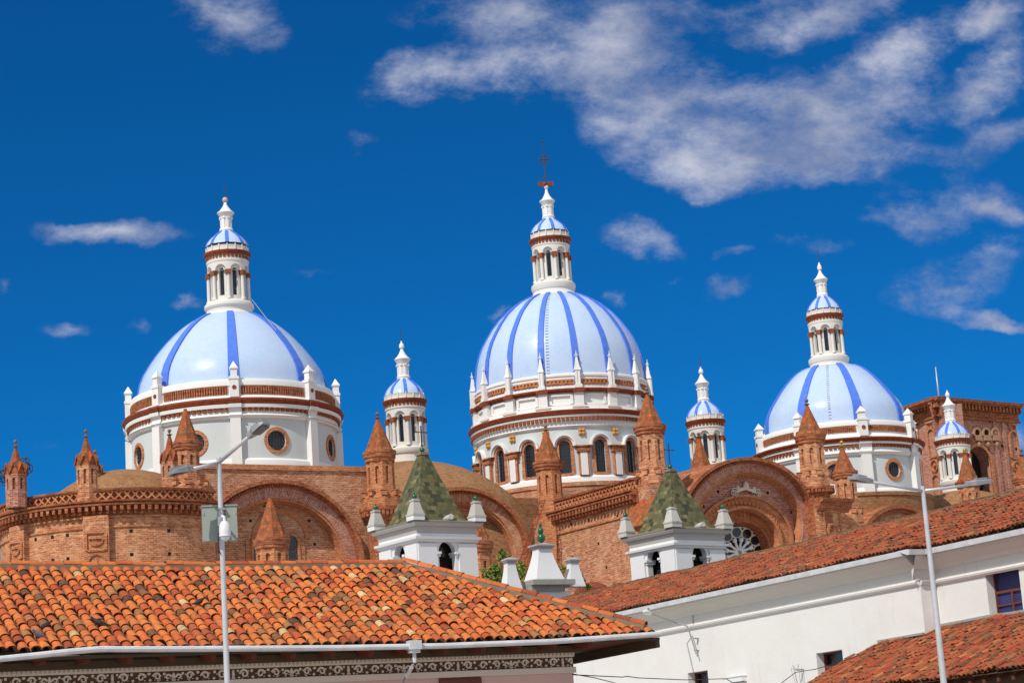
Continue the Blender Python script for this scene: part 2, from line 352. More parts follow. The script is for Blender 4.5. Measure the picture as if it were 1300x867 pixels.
    def sweep(s, M, u0, u1, prof, n=1, ends=True):           # prof: (z, d) from bottom to top
        for i in range(n):
            a = u0+(u1-u0)*i/n; b = u0+(u1-u0)*(i+1)/n
            for (z0, d0), (z1, d1) in zip(prof, prof[1:]):
                s.face([M(a, z0, d0), M(b, z0, d0), M(b, z1, d1), M(a, z1, d1)], [(a, z0), (b, z0), (b, z1+abs(d1-d0)), (a, z1+abs(d1-d0))])
        if ends:
            s.face([M(u0, z, d) for z, d in prof][::-1]); s.face([M(u1, z, d) for z, d in prof])
    def hole(s, M, u0, u1, z0, z1, cu, hw, lo, hi, d=0., depth=.3, n=10, side=2):
        """wall from u0..u1, z0..z1 with an opening; lo(t), hi(t) give its lower and upper edge at t in -1..1"""
        us = [cu-hw*cos(pi*i/n) for i in range(n+1)]; T = [-cos(pi*i/n) for i in range(n+1)]
        def q(a, b, za0, zb0, za1, zb1):
            s.face([M(a, za0, d), M(b, zb0, d), M(b, zb1, d), M(a, za1, d)], [(a, za0), (b, zb0), (b, zb1), (a, za1)])
        for (a, b) in ((u0, us[0]), (us[-1], u1)):
            for i in range(side):
                x = a+(b-a)*i/side; y = a+(b-a)*(i+1)/side
                q(x, y, z0, z0, z1, z1)
        for i in range(n):
            a, b = us[i], us[i+1]
            if hi(T[i]) < z1-1e-6 or hi(T[i+1]) < z1-1e-6: q(a, b, hi(T[i]), hi(T[i+1]), z1, z1)
            if lo(T[i]) > z0+1e-6 or lo(T[i+1]) > z0+1e-6: q(a, b, z0, z0, lo(T[i]), lo(T[i+1]))
        s.reveal(M, cu, hw, lo, hi, d, depth, n)
    def reveal(s, M, cu, hw, lo, hi, d, depth, n=10):
        us = [cu-hw*cos(pi*i/n) for i in range(n+1)]; T = [-cos(pi*i/n) for i in range(n+1)]
        loop = [(us[i], hi(T[i])) for i in range(n+1)] + [(us[i], lo(T[i])) for i in range(n, -1, -1)]
        for i in range(len(loop)):
            (a, za), (b, zb) = loop[i], loop[(i+1) % len(loop)]
            if abs(a-b)+abs(za-zb) < 1e-6: continue
            s.face([M(a, za, d), M(b, zb, d), M(b, zb, d-depth), M(a, za, d-depth)], [(a, za), (b, zb), (b+depth, zb), (a+depth, za)])
    def panel(s, M, cu, hw, lo, hi, d, n=10):
        us = [cu-hw*cos(pi*i/n) for i in range(n+1)]; T = [-cos(pi*i/n) for i in range(n+1)]
        for i in range(n):
            a, b = us[i], us[i+1]
            P = [(a, lo(T[i])), (b, lo(T[i+1])), (b, hi(T[i+1])), (a, hi(T[i]))]
            s.face([M(x, z, d) for x, z in P], P)
    def frame(s, M, cu, hw, lo, hi, w, d0, d1, n=12):
        """raised band of width w round an opening; closed loop"""
        T = [-cos(pi*i/n) for i in range(n+1)]
        inner = [(cu+hw*t, hi(t)) for t in T] + [(cu+hw*t, lo(t)) for t in T[::-1]]
        pts = [p for i, p in enumerate(inner) if math.dist(p, inner[i-1]) > 1e-6]
        cz = sum(p[1] for p in pts)/len(pts); m = len(pts); outer = []
        for i, (x, z) in enumerate(pts):
            p0 = pts[i-1]; p1 = pts[(i+1) % m]; tx, tz = p1[0]-p0[0], p1[1]-p0[1]; l = math.hypot(tx, tz) or 1
            nx, nz = -tz/l, tx/l
            e0 = V((x-p0[0], z-p0[1])).normalized(); e1 = V((p1[0]-x, p1[1]-z)).normalized(); k = 1/max(.5, sqrt(max(.01, (1+e0.dot(e1))/2)))
            outer.append((x+nx*w*k, z+nz*w*k))
        for i in range(m):
            j = (i+1) % m; a, b, c, e = pts[i], pts[j], outer[j], outer[i]
            s.face([M(*a, d1), M(*b, d1), M(*c, d1), M(*e, d1)], [a, b, c, e])
            s.face([M(*e, d1), M(*c, d1), M(*c, d0), M(*e, d0)], [e, c, c, e]); s.face([M(*b, d1), M(*a, d1), M(*a, d0), M(*b, d0)], [b, a, a, b])
    def build(s, name, mat, parent=None, label=None, kind=None):
        me = bpy.data.meshes.new(name); o = (parent.get('_o') if parent else None) or (0, 0, 0)
        ox, oy, oz = o
        vs = [(x-ox, y-oy, z-oz) for x, y, z in s.v]; me.from_pydata(vs, [], s.f)
        ul = me.uv_layers.new(name='UVMap').data; k = 0; data = [0.0]*(2*len(me.loops))
        for fi, f in enumerate(s.f):
            uv = s.uv[fi]
            if uv is None:
                P = [V(s.v[i]) for i in f]; nn = (P[1]-P[0]).cross(P[-1]-P[0])
                if nn.length > 0: nn.normalize()
                if abs(nn.z) > .85: uv = [(p.x, p.y) for p in P]
                else:
                    t = V((-nn.y, nn.x, 0)).normalized(); uv = [(p.dot(t), p.z/ max(.3, sqrt(max(0, 1-nn.z*nn.z)))) for p in P]
            for a in uv: data[k] = a[0]; data[k+1] = a[1]; k += 2
        ul.foreach_set('uv', data)
        me.polygons.foreach_set('use_smooth', s.smooth)
        if any(c is not None for c in s.c):
            ca = me.color_attributes.new('rnd', 'FLOAT_COLOR', 'CORNER'); cd = []
            for fi, f in enumerate(s.f):
                c = s.c[fi] or 0.3; cd += [c, c, c, 1]*len(f)
            ca.data.foreach_set('color', cd)
        if any(s.smooth):
            import bmesh
            bm = bmesh.new(); bm.from_mesh(me); bmesh.ops.remove_doubles(bm, verts=bm.verts, dist=.0008)
            for e in bm.edges:
                if len(e.link_faces) == 2 and e.calc_face_angle(0) > radians(32): e.smooth = False
            bm.to_mesh(me); bm.free()
        me.materials.append(MATS[mat]); me.update()
        ob = bpy.data.objects.new(name, me); COL.objects.link(ob)
        if parent: ob.parent = parent
        else: pass
        ob['_o'] = o
        if label: ob['label'] = label
        if kind: ob['kind'] = kind
        return ob
def tag(o, label, cat, group=None):
    o['label'] = label; o['category'] = cat
    if group: o['group'] = group
    return o
def thing(name, label, cat, loc, group=None):
    o = bpy.data.objects.new(name, None); COL.objects.link(o); o.location = loc; o['_o'] = tuple(loc)
    o.empty_display_size = .5
    return tag(o, label, cat, group)
def solo(mb, name, mat, loc, label, cat, group=None):     # a thing that is one mesh, origin at its base
    tmp = {'_o': tuple(loc)}
    class P(dict): pass
    me_parent = tmp
    ob = mb.build(name, mat, None); 
    for v in ob.data.vertices: v.co -= V(loc)
    ob.location = loc; ob['_o'] = tuple(loc)
    return tag(ob, label, cat, group)

def planeM(P0, e, nrm):
    P0 = V((P0[0], P0[1], 0)); e = V((e[0], e[1], 0)).normalized(); nrm = V((nrm[0], nrm[1], 0)).normalized()
    def M(u, z, d): p = P0 + e*u + nrm*d; return V((p.x, p.y, z))
    M.P0 = P0; M.e = e; M.n = nrm
    def px(x, y, d=0.):                # where the sight line through pixel (x, y) meets the plane: (u, z)
        r = ray(x, y); o = P0 + nrm*d; t = (V((o.x, o.y, EYE.z))-EYE).dot(nrm)/r.dot(nrm); p = EYE + r*t; return ((p-o).dot(e), p.z)
    M.px = px; return M
def cylM(cx, cy, R):                   # u = metres round the wall, 0 faces the viewer's side (-Y)
    def M(u, z, d): a = u/R; r = R+d; return V((cx+r*sin(a), cy-r*cos(a), z))
    M.R = R; return M
class Ax:                               # a vertical axis standing at a measured place
    def __init__(s, px, py, D):
        p = at(px, py, D); s.x, s.y = p.x, p.y; s.p = p
    def z(s, py, r=0.):
        v = V((s.x, s.y-r, 0))-EYE; a = (433.5-py)/F
        return -(v.dot(UP)-a*v.dot(FW))/(UP.z-a*FW.z)
    def r(s, px, py=None): return px*((s.p-EYE).dot(FW))/F
    def rz(s, tab, front=True): return [(s.r(r), s.z(y, s.r(r) if front else 0)) for (y, r) in tab]

# ------------------------------------------------------------------ ground and street
g = MB(); g.face([V((-900, -300, 0)), V((900, -300, 0)), V((900, 2500, 0)), V((-900, 2500, 0))])
g.build('ground', 'ground_grey', kind='structure')
g = MB(); g.face([V((-300, 4, .004)), V((300, 4, .004)), V((300, 13, .004)), V((-300, 13, .004))])
g.build('road', 'asphalt', kind='structure')

# ================================================================== cathedral
cath = thing('cathedral', 'brick cathedral with three big pale blue domes, white lanterns and many small brick turrets', 'cathedral', (3.8, 165, 0))

def lantern(A, sp, parent, phase, name='lantern', mats=None, nwin=8, rod=None):
    """white round lantern: base, eight arched openings between columns, cornice, small ribbed dome and tall finial"""
    w = MB(); w.lathe(A.x, A.y, A.rz(sp['base']), 40)
    rw = A.r(sp['rw']); rc = A.r(sp['rc']); zb = A.z(sp['yb'], rc); zc0 = A.z(sp['yc0'], rc); zc1 = A.z(sp['yc1'], rc); za = A.z(sp['ya'], rc)
    zb0 = A.rz(sp['base'])[-1][1]
    root = w.build(name, 'lantern_white', parent)
    M = cylM(A.x, A.y, rw); U = 2*pi*rw/nwin
    wall = MB(); arch = MB()
    for k in range(nwin):
        cu = (k+.5)*U + phase*rw; hw = U*.19; zs = zc1+(za-zc1)*.05
        hi = lambda t, hw=hw: zs + hw*1.0*sqrt(max(0, 1-t*t)); lo = lambda t: zb+(zc0-zb)*.12
        wall.hole(M, cu-U/2, cu+U/2, zb0, za, cu, hw, lo, hi, 0., rw*.16, 8, 2)
        # moulded arch standing forward, springing from the columns
        R2 = cylM(A.x, A.y, rc); U2 = 2*pi*rc/nwin; cu2 = (k+.5)*U2+phase*rc; ho = U2*.36
        hi2 = lambda t, ho=ho: zc1 + ho*1.05*sqrt(max(0, 1-t*t))
        arch.hole(R2, cu2-U2/2, cu2+U2/2, zc1, za, cu2, ho, lambda t: zc1, hi2, 0., rc-rw, 10, 1)
    wall.build('lantern_wall', 'lantern_white', root); arch.build('lantern_arcade', 'lantern_white', root)
    gl = MB(); gl.lathe(A.x, A.y, [(rw*.84, zb0), (rw*.84, za)], 32); gl.build('lantern_glass', 'glass_dark', root)
    for k in range(nwin):
        a = phase + k*2*pi/nwin; cxx = A.x+rc*.965*sin(a); cyy = A.y-rc*.965*cos(a); q = rc*.085
        c = MB(); c.lathe(cxx, cyy, [(q*1.5, zb0), (q*1.5, zb0+(zc0-zb0)*.05), (q*1.1, zb0+(zc0-zb0)*.08), (q, zb0+(zc0-zb0)*.12), (q*.9, zc0)], 10)
        co = c.build('column', 'lantern_white', root)
        c = MB(); X = V((cos(a), sin(a), 0)); Y = V((sin(a), -cos(a), 0))
        c.box((cxx, cyy, (zc0+zc1)/2), q*1.5, q*1.5, (zc1-zc0)/2-.005, X, Y); c.build('capital', 'red_dentil', root)
    e = MB(); e.lathe(A.x, A.y, A.rz(sp['ent']), 40); e.build('entablature', 'lantern_white', root)
    d = MB(); y0, y1, r = sp['dent']; rd = A.r(r); z0, z1 = A.z(y0, rd), A.z(y1, rd); MD = cylM(A.x, A.y, rd); nd = 32
    for k in range(nd):
        u = 2*pi*rd*k/nd; d.mb(MD, u-.3*2*pi*rd/nd, u+.3*2*pi*rd/nd, z0, z1, -rd*.08, rd*.03)
    d.build('dentil_band', 'red_dentil', root)
    c = MB(); c.lathe(A.x, A.y, A.rz(sp['red']), 48); c.build('cornice', 'red_cornice', root)
    p = MB(); p.lathe(A.x, A.y, A.rz(sp['par']), 40)
    for k in range(16):
        a = phase+k*2*pi/16; rp = A.r(sp['par'][0][1]); zz = A.rz(sp['par']); X = V((cos(a), sin(a), 0)); Y = V((sin(a), -cos(a), 0))
        p.box((A.x+rp*sin(a), A.y-rp*cos(a), (zz[0][1]+zz[-1][1])/2+.03), rp*.022, rp*.022, (zz[-1][1]-zz[0][1])/2+.0, X, Y)
    p.build('parapet', 'lantern_white', root)
    dm = A.rz(sp['dome'], False); c = MB(); c.lathe(A.x, A.y, dm, 40); c.build('small_dome', 'dome_tile', root)
    rb = MB()
    for k in range(8):
        a = phase+k*2*pi/8; wd = dm[0][0]*.085
        for (r0, z0), (r1, z1) in zip(dm, dm[1:]):
            def Q(r, z, t, o, a=a): return V((A.x+(r+o)*sin(a)+t*cos(a), A.y-(r+o)*cos(a)+t*sin(a), z+o*.4))
            o = .05; rb.face([Q(r0, z0, -wd, o), Q(r0, z0, wd, o), Q(r1, z1, wd*.8, o), Q(r1, z1, -wd*.8, o)])
            for sg in (-1, 1): rb.face([Q(r0, z0, sg*wd, o), Q(r1, z1, sg*wd*.8, o), Q(r1, z1, sg*wd*.8, -.05), Q(r0, z0, sg*wd, -.05)])
    rb.build('small_dome_ribs', 'rib_blue', root)
    t = MB(); tp = A.rz(sp['top'], False); t.lathe(A.x, A.y, tp, 20)
    y0, y1, r = sp['shaft']; rs = A.r(r)
    for k in range(8):
        a = phase+(k+.5)*2*pi/8; X = V((cos(a), sin(a), 0)); Y = V((sin(a), -cos(a), 0)); z0, z1 = A.z(y0), A.z(y1)
        t.box((A.x+rs*.97*sin(a), A.y-rs*.97*cos(a), (z0+z1)/2), rs*.13, rs*.13, (z1-z0)/2, X, Y)
        t.box((A.x+rs*1.05*sin(a), A.y-rs*1.05*cos(a), z1-(z1-z0)*.12), rs*.25, rs*.2, (z1-z0)*.07, X, Y)
    t.build('finial_shaft', 'white_trim', root)
    if sp.get('ball'):
        y, r = sp['ball']; c = MB(); c.sphere((A.x, A.y, A.z(y)), A.r(r), 14, 8); c.build('finial_ball', sp.get('ballmat', 'white_trim'), root)
    if sp.get('rod'):
        c = MB(); c.tube([(A.x, A.y, tp[-1][1]-.2), (A.x, A.y, A.z(sp['rod']))], .03, 5); c.build('lightning_rod', 'iron_dark', root)
    return root

def big_dome(A, sp, n, phase, label):
    """ribbed dome on a round white drum"""
    w = MB(); w.lathe(A.x, A.y, A.rz(sp['plinth']), 96)
    root = w.build('dome_drum', 'white_trim', cath, label)
    rw = A.r(sp['rw']); M = cylM(A.x, A.y, rw); U = 2*pi*rw/n
    zw0 = A.rz(sp['plinth'])[-1][1]-.05; zw1 = A.rz(sp['mould'])[0][1]+.05
    wall = MB(); wcy = sp['win']
    rootw = None
    for k in range(n):
        cu = (k+.5)*U + phase*rw
        if n == 8:
            zc = A.z(wcy[0], rw); hr = A.r(wcy[1]); hw = hr
            hi = lambda t: zc+hr*sqrt(max(0, 1-t*t)); lo = lambda t: zc-hr*sqrt(max(0, 1-t*t))
            wall.hole(M, cu-U/2, cu+U/2, zw0, zw1, cu, hw, lo, hi, 0., .18, 16, 5)
            f = MB(); f.frame(M, cu, hw, lo, hi, A.r(4.2), -.1, .07, 20); fo = f.build('window_frame', 'brick_orange', root)
            gl = MB(); gl.panel(M, cu, hw, lo, hi, -.13, 12)
            gb = MB()
            for i in (-2, -1, 0, 1, 2):
                x = i*hr/2.7; y = sqrt(hr*hr-x*x)
                gb.mb(M, cu+x-.03, cu+x+.03, zc-y, zc+y, -.12, -.09); gb.mb(M, cu-y, cu+y, zc+x-.03, zc+x+.03, -.118, -.094)
            gl.build('round_window', 'glass_dark', root); gb.build('window_lattice', 'iron_dark', root)
        else:
            ys, yt, hp = wcy          # sill, spring, half width px
            z0 = A.z(ys, rw); zt = A.z(yt, rw); hw = A.r(hp)
            hi = lambda t, hw=hw: zt+hw*sqrt(max(0, 1-t*t)); lo = lambda t: z0
            wall.hole(M, cu-U/2, cu+U/2, zw0, zw1, cu, hw, lo, hi, 0., .35, 10, 3)
            if abs(((cu/rw+pi) % (2*pi))-pi) < 1.9:
                f = MB(); f.frame(M, cu, hw, lo, hi, A.r(3.3), -.1, .06, 12); f.build('window_frame', 'brick_orange', root)
                gl = MB(); gl.panel(M, cu, hw, lo, hi, -.2, 8); gl.build('arched_window', 'glass_dark', root)
                gb = MB(); nn = 9; hh = zt+hw-z0
                for i in range(-4, 5):
                    for sg in (-1, 1):
                        pass
                for i in range(1, 4):
                    x = cu-hw+2*hw*i/4; zz = hi((x-cu)/hw); gb.mb(M, x-.012, x+.012, z0, zz, -.19, -.16)
                for i in range(1, 9): zz = z0+hh*i/9.; ww = hw if zz < zt else sqrt(max(0.01, hw*hw-(zz-zt)**2)); gb.mb(M, cu-ww, cu+ww, zz-.012, zz+.012, -.188, -.162)
                gb.build('window_lattice', 'iron_dark', root)
    wall.build('drum_wall', 'drum_grey', root)
    def lat(key, nm, mat, seg=96):
        c = MB(); c.lathe(A.x, A.y, A.rz(sp[key]), seg); return c.build(nm, mat, root)
    lat('mould', 'drum_moulding', 'white_trim')
    lat('red', 'cornice', 'red_cornice')
    lat('upper', 'attic_wall', 'white_trim')
    # dentils
    y0, y1, r = sp['dent']; rd = A.r(r); z0, z1 = A.z(y0, rd), A.z(y1, rd); MD = cylM(A.x, A.y, rd); nd = sp.get('nd', 120); d = MB()
    for k in range(nd):
        u = 2*pi*rd*(k+.5)/nd; h = 2*pi*rd/nd; d.mb(MD, u-.34*h, u+.34*h, z0+(z1-z0)*.1, z1, -.3, .14)
    d.build('dentil_band', 'red_dentil', root)
    dm = A.rz(sp['shell'], False); c = MB(); c.lathe(A.x, A.y, dm, 96); c.build('dome_shell', 'dome_tile', root)
    wb = A.r(sp['ribw'])/2
    for k in range(n):
        a = phase + k*2*pi/n; rb = MB(); L = len(dm)-1
        for i, ((r0, z0), (r1, z1)) in enumerate(zip(dm, dm[1:])):
            w0 = wb*(1-.42*i/L); w1 = wb*(1-.42*(i+1)/L); o = .09
            def Q(r, z, t, o, a=a): return V((A.x+(r+o)*sin(a)+t*cos(a), A.y-(r+o)*cos(a)+t*sin(a), z+o*.6))
            rb.face([Q(r0, z0, -w0, o), Q(r0, z0, w0, o), Q(r1, z1, w1, o), Q(r1, z1, -w1, o)])
            for sg in (-1, 1): rb.face([Q(r0, z0, sg*w0, o), Q(r1, z1, sg*w1, o), Q(r1, z1, sg*w1, -.1), Q(r0, z0, sg*w0, -.1)])
        rb.build('dome_rib', 'rib_blue', root)
    return root, M, U

def octa_dome(A, sp, phase, label):
    root, M, U = big_dome(A, sp, 8, phase, label); rw = A.r(sp['rw'])
    # brick grille band between piers
    y0, y1, rg = sp['grille']; r = A.r(rg); MG = cylM(A.x, A.y, r); z0, z1 = A.z(y0, r), A.z(y1, r); Ug = 2*pi*r/8
    gm = MB(); bk = MB()
    for k in range(8):
        a0 = k*Ug+phase*r; m = A.r(9)
        b1 = MB(); b1.mb(MG, a0+m, a0+Ug-m, z0, z1, -.2, .012, 10); b1.build('grille_backing', 'red_dentil', root)
        nb = 26
        for i in range(nb):
            u = a0+m+(Ug-2*m)*(i+.5)/nb; h = (Ug-2*m)/nb; gm.mb(MG, u-.3*h, u+.3*h, z0, z1, -.02, .1)
        fr = .06
        gm.mb(MG, a0+m-fr, a0+m, z0, z1, -.02, .1); gm.mb(MG, a0+Ug-m, a0+Ug-m+fr, z0, z1, -.02, .1)
    gm.build('brick_grille', 'brick_moulding', root)
    ru = A.r(sp['upper'][-2][1])
    for k in range(8):
        a = phase+k*2*pi/8; X = V((cos(a), sin(a), 0)); Y = V((sin(a), -cos(a), 0))
        wp = A.r(6.2); p = MB(); rp = rw+.12
        zb = A.rz(sp['plinth'])[0][1]; zt = A.z(sp['mould'][0][0], rw)
        p.box((A.x+rp*sin(a), A.y-rp*cos(a), (zb+zt)/2), wp, .32, (zt-zb)/2, X, Y)
        rm = A.r(sp['mould'][-1][1]); 
        p.build('pilaster', 'white_trim', root)
        # breaks forward of mouldings and cornice over the pilaster
        for key, nm, mat, ex in (('mould', 'moulding_break', 'white_trim', .14), ('red', 'cornice_break', 'red_cornice', .1)):
            q = MB(); pr = A.rz(sp[key]); MM = cylM(A.x, A.y, 1000.)
            def MF(u, z, d, a=a): return V((A.x+(d)*sin(a)+u*cos(a), A.y-(d)*cos(a)+u*sin(a), z))
            q.sweep(MF, -wp*1.25, wp*1.25, [(z, r_+ex) for r_, z in pr]); q.build(nm, mat, root)
        # attic pier with pyramid cap
        q = MB(); rr = A.r(sp['pier'][2]); zb = A.z(sp['pier'][0], rr); zt = A.z(sp['pier'][1], rr); zm = A.z(sp['upper'][-1][0], rr)
        cx, cy = A.x+rr*sin(a), A.y-rr*cos(a); ws = A.r(5.4); ws2 = A.r(3.9)
        q.box((cx, cy, (zb+zm)/2), ws, ws*.8, (zm-zb)/2+.02, X, Y); q.box((cx, cy, zm+.02), ws*1.18, ws*.95, .09, X, Y)
        q.box((cx, cy, (zm+zt)/2+.1), ws2, ws2, (zt-zm)/2-.0, X, Y)
        q.box((cx, cy, zt+.12), ws2*1.3, ws2*1.3, .05, X, Y); q.box((cx, cy, zt+.4), ws2*1.25, ws2*1.25, .24, X, Y, top=.05)
        pp = q.build('attic_pier', 'white_trim', root)
        ro = MB(); ro.tube([(cx+ws*.75*sin(a), cy-ws*.75*cos(a), (zb+zm)/2), (cx+(ws*.8+.04)*sin(a), cy-(ws*.8+.04)*cos(a), (zb+zm)/2)], A.r(2.6), 12); ro.build('roundel', 'red_cornice', root)
    return root

# ---- left great dome
A1 = Ax(295, 490, 150)
sp1 = dict(plinth=[(592, 133), (587, 132.5), (585, 132), (583, 129)], rw=128, win=(560.5, 12.2),
           mould=[(533, 128), (531.5, 131), (529.5, 131.5), (528, 133.5), (525, 131), (519.5, 131), (518, 135), (513.5, 135.5)],
           dent=(523.5, 518.5, 131), red=[(513.6, 134.5), (512, 136.5), (509.5, 137.2), (508, 138), (505.5, 137.6)],
           upper=[(505.8, 135), (503.5, 131), (502.5, 127), (491, 127), (490, 128.5), (484, 128.5), (482, 127.5), (481.5, 116)],
           grille=(501.5, 491.2, 127), pier=(505, 471, 130.5),
           shell=[(513, 118), (499, 118), (487, 115.5), (476, 111), (464, 103.5), (453, 95.5), (445, 89), (436, 81), (427, 72), (419, 62.5), (412, 52.5), (407, 43.5), (404, 37)], ribw=13.5)
r1 = octa_dome(A1, sp1, radians(8.6), 'near ribbed dome on a pale grey drum with round windows, at the left')
L1 = dict(base=[(402, 40), (399.5, 37), (397, 34), (395, 31), (392, 29), (388, 29.5), (387.5, 30.5), (385, 31.8), (381.5, 31.3), (380, 29), (379, 27.5)], rw=22.5, rc=26.3, yb=377, yc0=347.5, yc1=342, ya=330.5,
          ent=[(331, 26.2), (330, 27), (327, 27.2), (326.5, 26.2), (322.5, 26.2), (322, 28)], dent=(326.3, 322.8, 26.4),
          red=[(322.2, 28), (320, 29), (318, 30.3), (316, 30.5)], par=[(316, 27), (315, 26.6), (311.5, 26.6), (310, 27), (309.8, 24)],
          dome=[(314, 27), (309, 24.8), (304, 20.5), (299, 14.5), (295, 9)], top=[(296, 10), (294.5, 8.5), (293, 9), (291, 8.2), (290, 7), (276, 7), (275, 8.2), (273, 9.5), (271.5, 11), (270.5, 11), (268, 7.5), (264, 4.5), (261, 2.5), (258, 1.9), (257, 1.4)],
          shaft=(290, 276, 7), ball=(254.2, 3.7), ballmat='pink_ball', rod=233)
A1l = Ax(291.3, 385, 150); A1l.x, A1l.y = A1.x, A1.y
lantern(A1, L1, cath, radians(8.3))

# ---- right great dome
A3 = Ax(1062.5, 560, 182)
sp3 = dict(plinth=[(629, 103), (624, 102.5), (622, 102), (620, 100)], rw=99.5, win=(597, 9.6),
           mould=[(578.5, 100), (577, 102), (575.5, 102.5), (574, 104), (571, 102), (564.4, 102), (563.6, 105), (561, 105.5)],
           dent=(568.7, 564.5, 102), red=[(561.5, 105), (560, 107), (558, 107.5), (556.5, 109.2), (554.8, 109)],
           upper=[(555, 105), (552.5, 101), (550, 98.5), (541, 98.5), (540, 99.5), (535.5, 99.5), (534, 98.5), (533.5, 89)],
           grille=(548.2, 541.2, 98.5), pier=(554, 525.5, 101),
           shell=[(560, 90), (545, 90), (533, 89), (525, 86.5), (516, 81.5), (507, 75), (498, 68.5), (488.5, 60.5), (480, 52), (474, 44.5), (469, 36)], ribw=12.3)
octa_dome(A3, sp3, radians(10.2), 'far ribbed dome on a pale grey drum with round windows, at the right')
L3 = dict(base=[(468, 36), (465.5, 33), (463, 28.5), (461.5, 26), (460.5, 24.3), (457, 24.3), (456.5, 25), (453.5, 26), (450.5, 25.7), (449, 23.5), (448, 22.3)], rw=18.3, rc=21.8, yb=447, yc0=422.5, yc1=417.5, ya=408.5,
          ent=[(409, 21.5), (408, 22.2), (405.5, 22.4), (405, 21.5), (402, 21.5), (401.5, 23)], dent=(404.8, 402, 21.6),
          red=[(401.8, 23), (400, 23.8), (398.3, 24.6), (396.6, 24.8)], par=[(396.6, 22), (396, 21.8), (393, 21.8), (391.5, 22.2), (391.3, 19.5)],
          dome=[(395, 22), (390.5, 20), (386, 16.5), (381, 11.8), (377.5, 7.5)], top=[(378, 8), (376.5, 7), (375, 7.4), (373.5, 6.8), (372.5, 5.8), (360.5, 5.8), (359.5, 6.8), (357.5, 7.8), (356, 9), (355, 9), (352.5, 6), (349, 3.6), (346, 2), (343.5, 1.4), (342.5, 2.6), (339.4, 3), (337, 2), (335.5, 1.2), (333.5, .9)],
          shaft=(372.5, 360.5, 5.8), rod=318)
lantern(A3, L3, cath, radians(12))

# ---- central dome, sixteen ribs
A2 = Ax(711, 480, 166)
sp2 = dict(plinth=[(619, 116), (611, 115.5), (606.5, 115), (604, 112.5)], rw=112, win=(600.5, 566, 6.8),
           mould=[(543, 112), (541.5, 114), (540.5, 115.5), (539, 114), (535.5, 114.5), (535, 116), (529.5, 116.5), (529, 117.5), (526.2, 118.2)],
           dent=(534.8, 529.8, 116), red=[(526.4, 118), (525, 119.5), (523, 120), (521, 121), (519.5, 120.5)], nd=136,
           upper=[(519.8, 118), (518.5, 115.5), (516, 115.2), (514.8, 115), (514.4, 107.5), (498, 107.5)],
           shell=[(512, 109.5), (498, 109.2), (486, 108.6), (475, 107.3), (463, 105.4), (452, 102.2), (440, 97.2), (429, 90.6), (417, 82.5), (406, 73.4), (394, 60), (387, 50), (382, 40.5), (379, 34)], ribw=8.5)
ph2 = radians(-12.8)
r2, M2, U2 = big_dome(A2, sp2, 16, ph2, 'tall central dome with many blue ribs over a white arcaded drum')
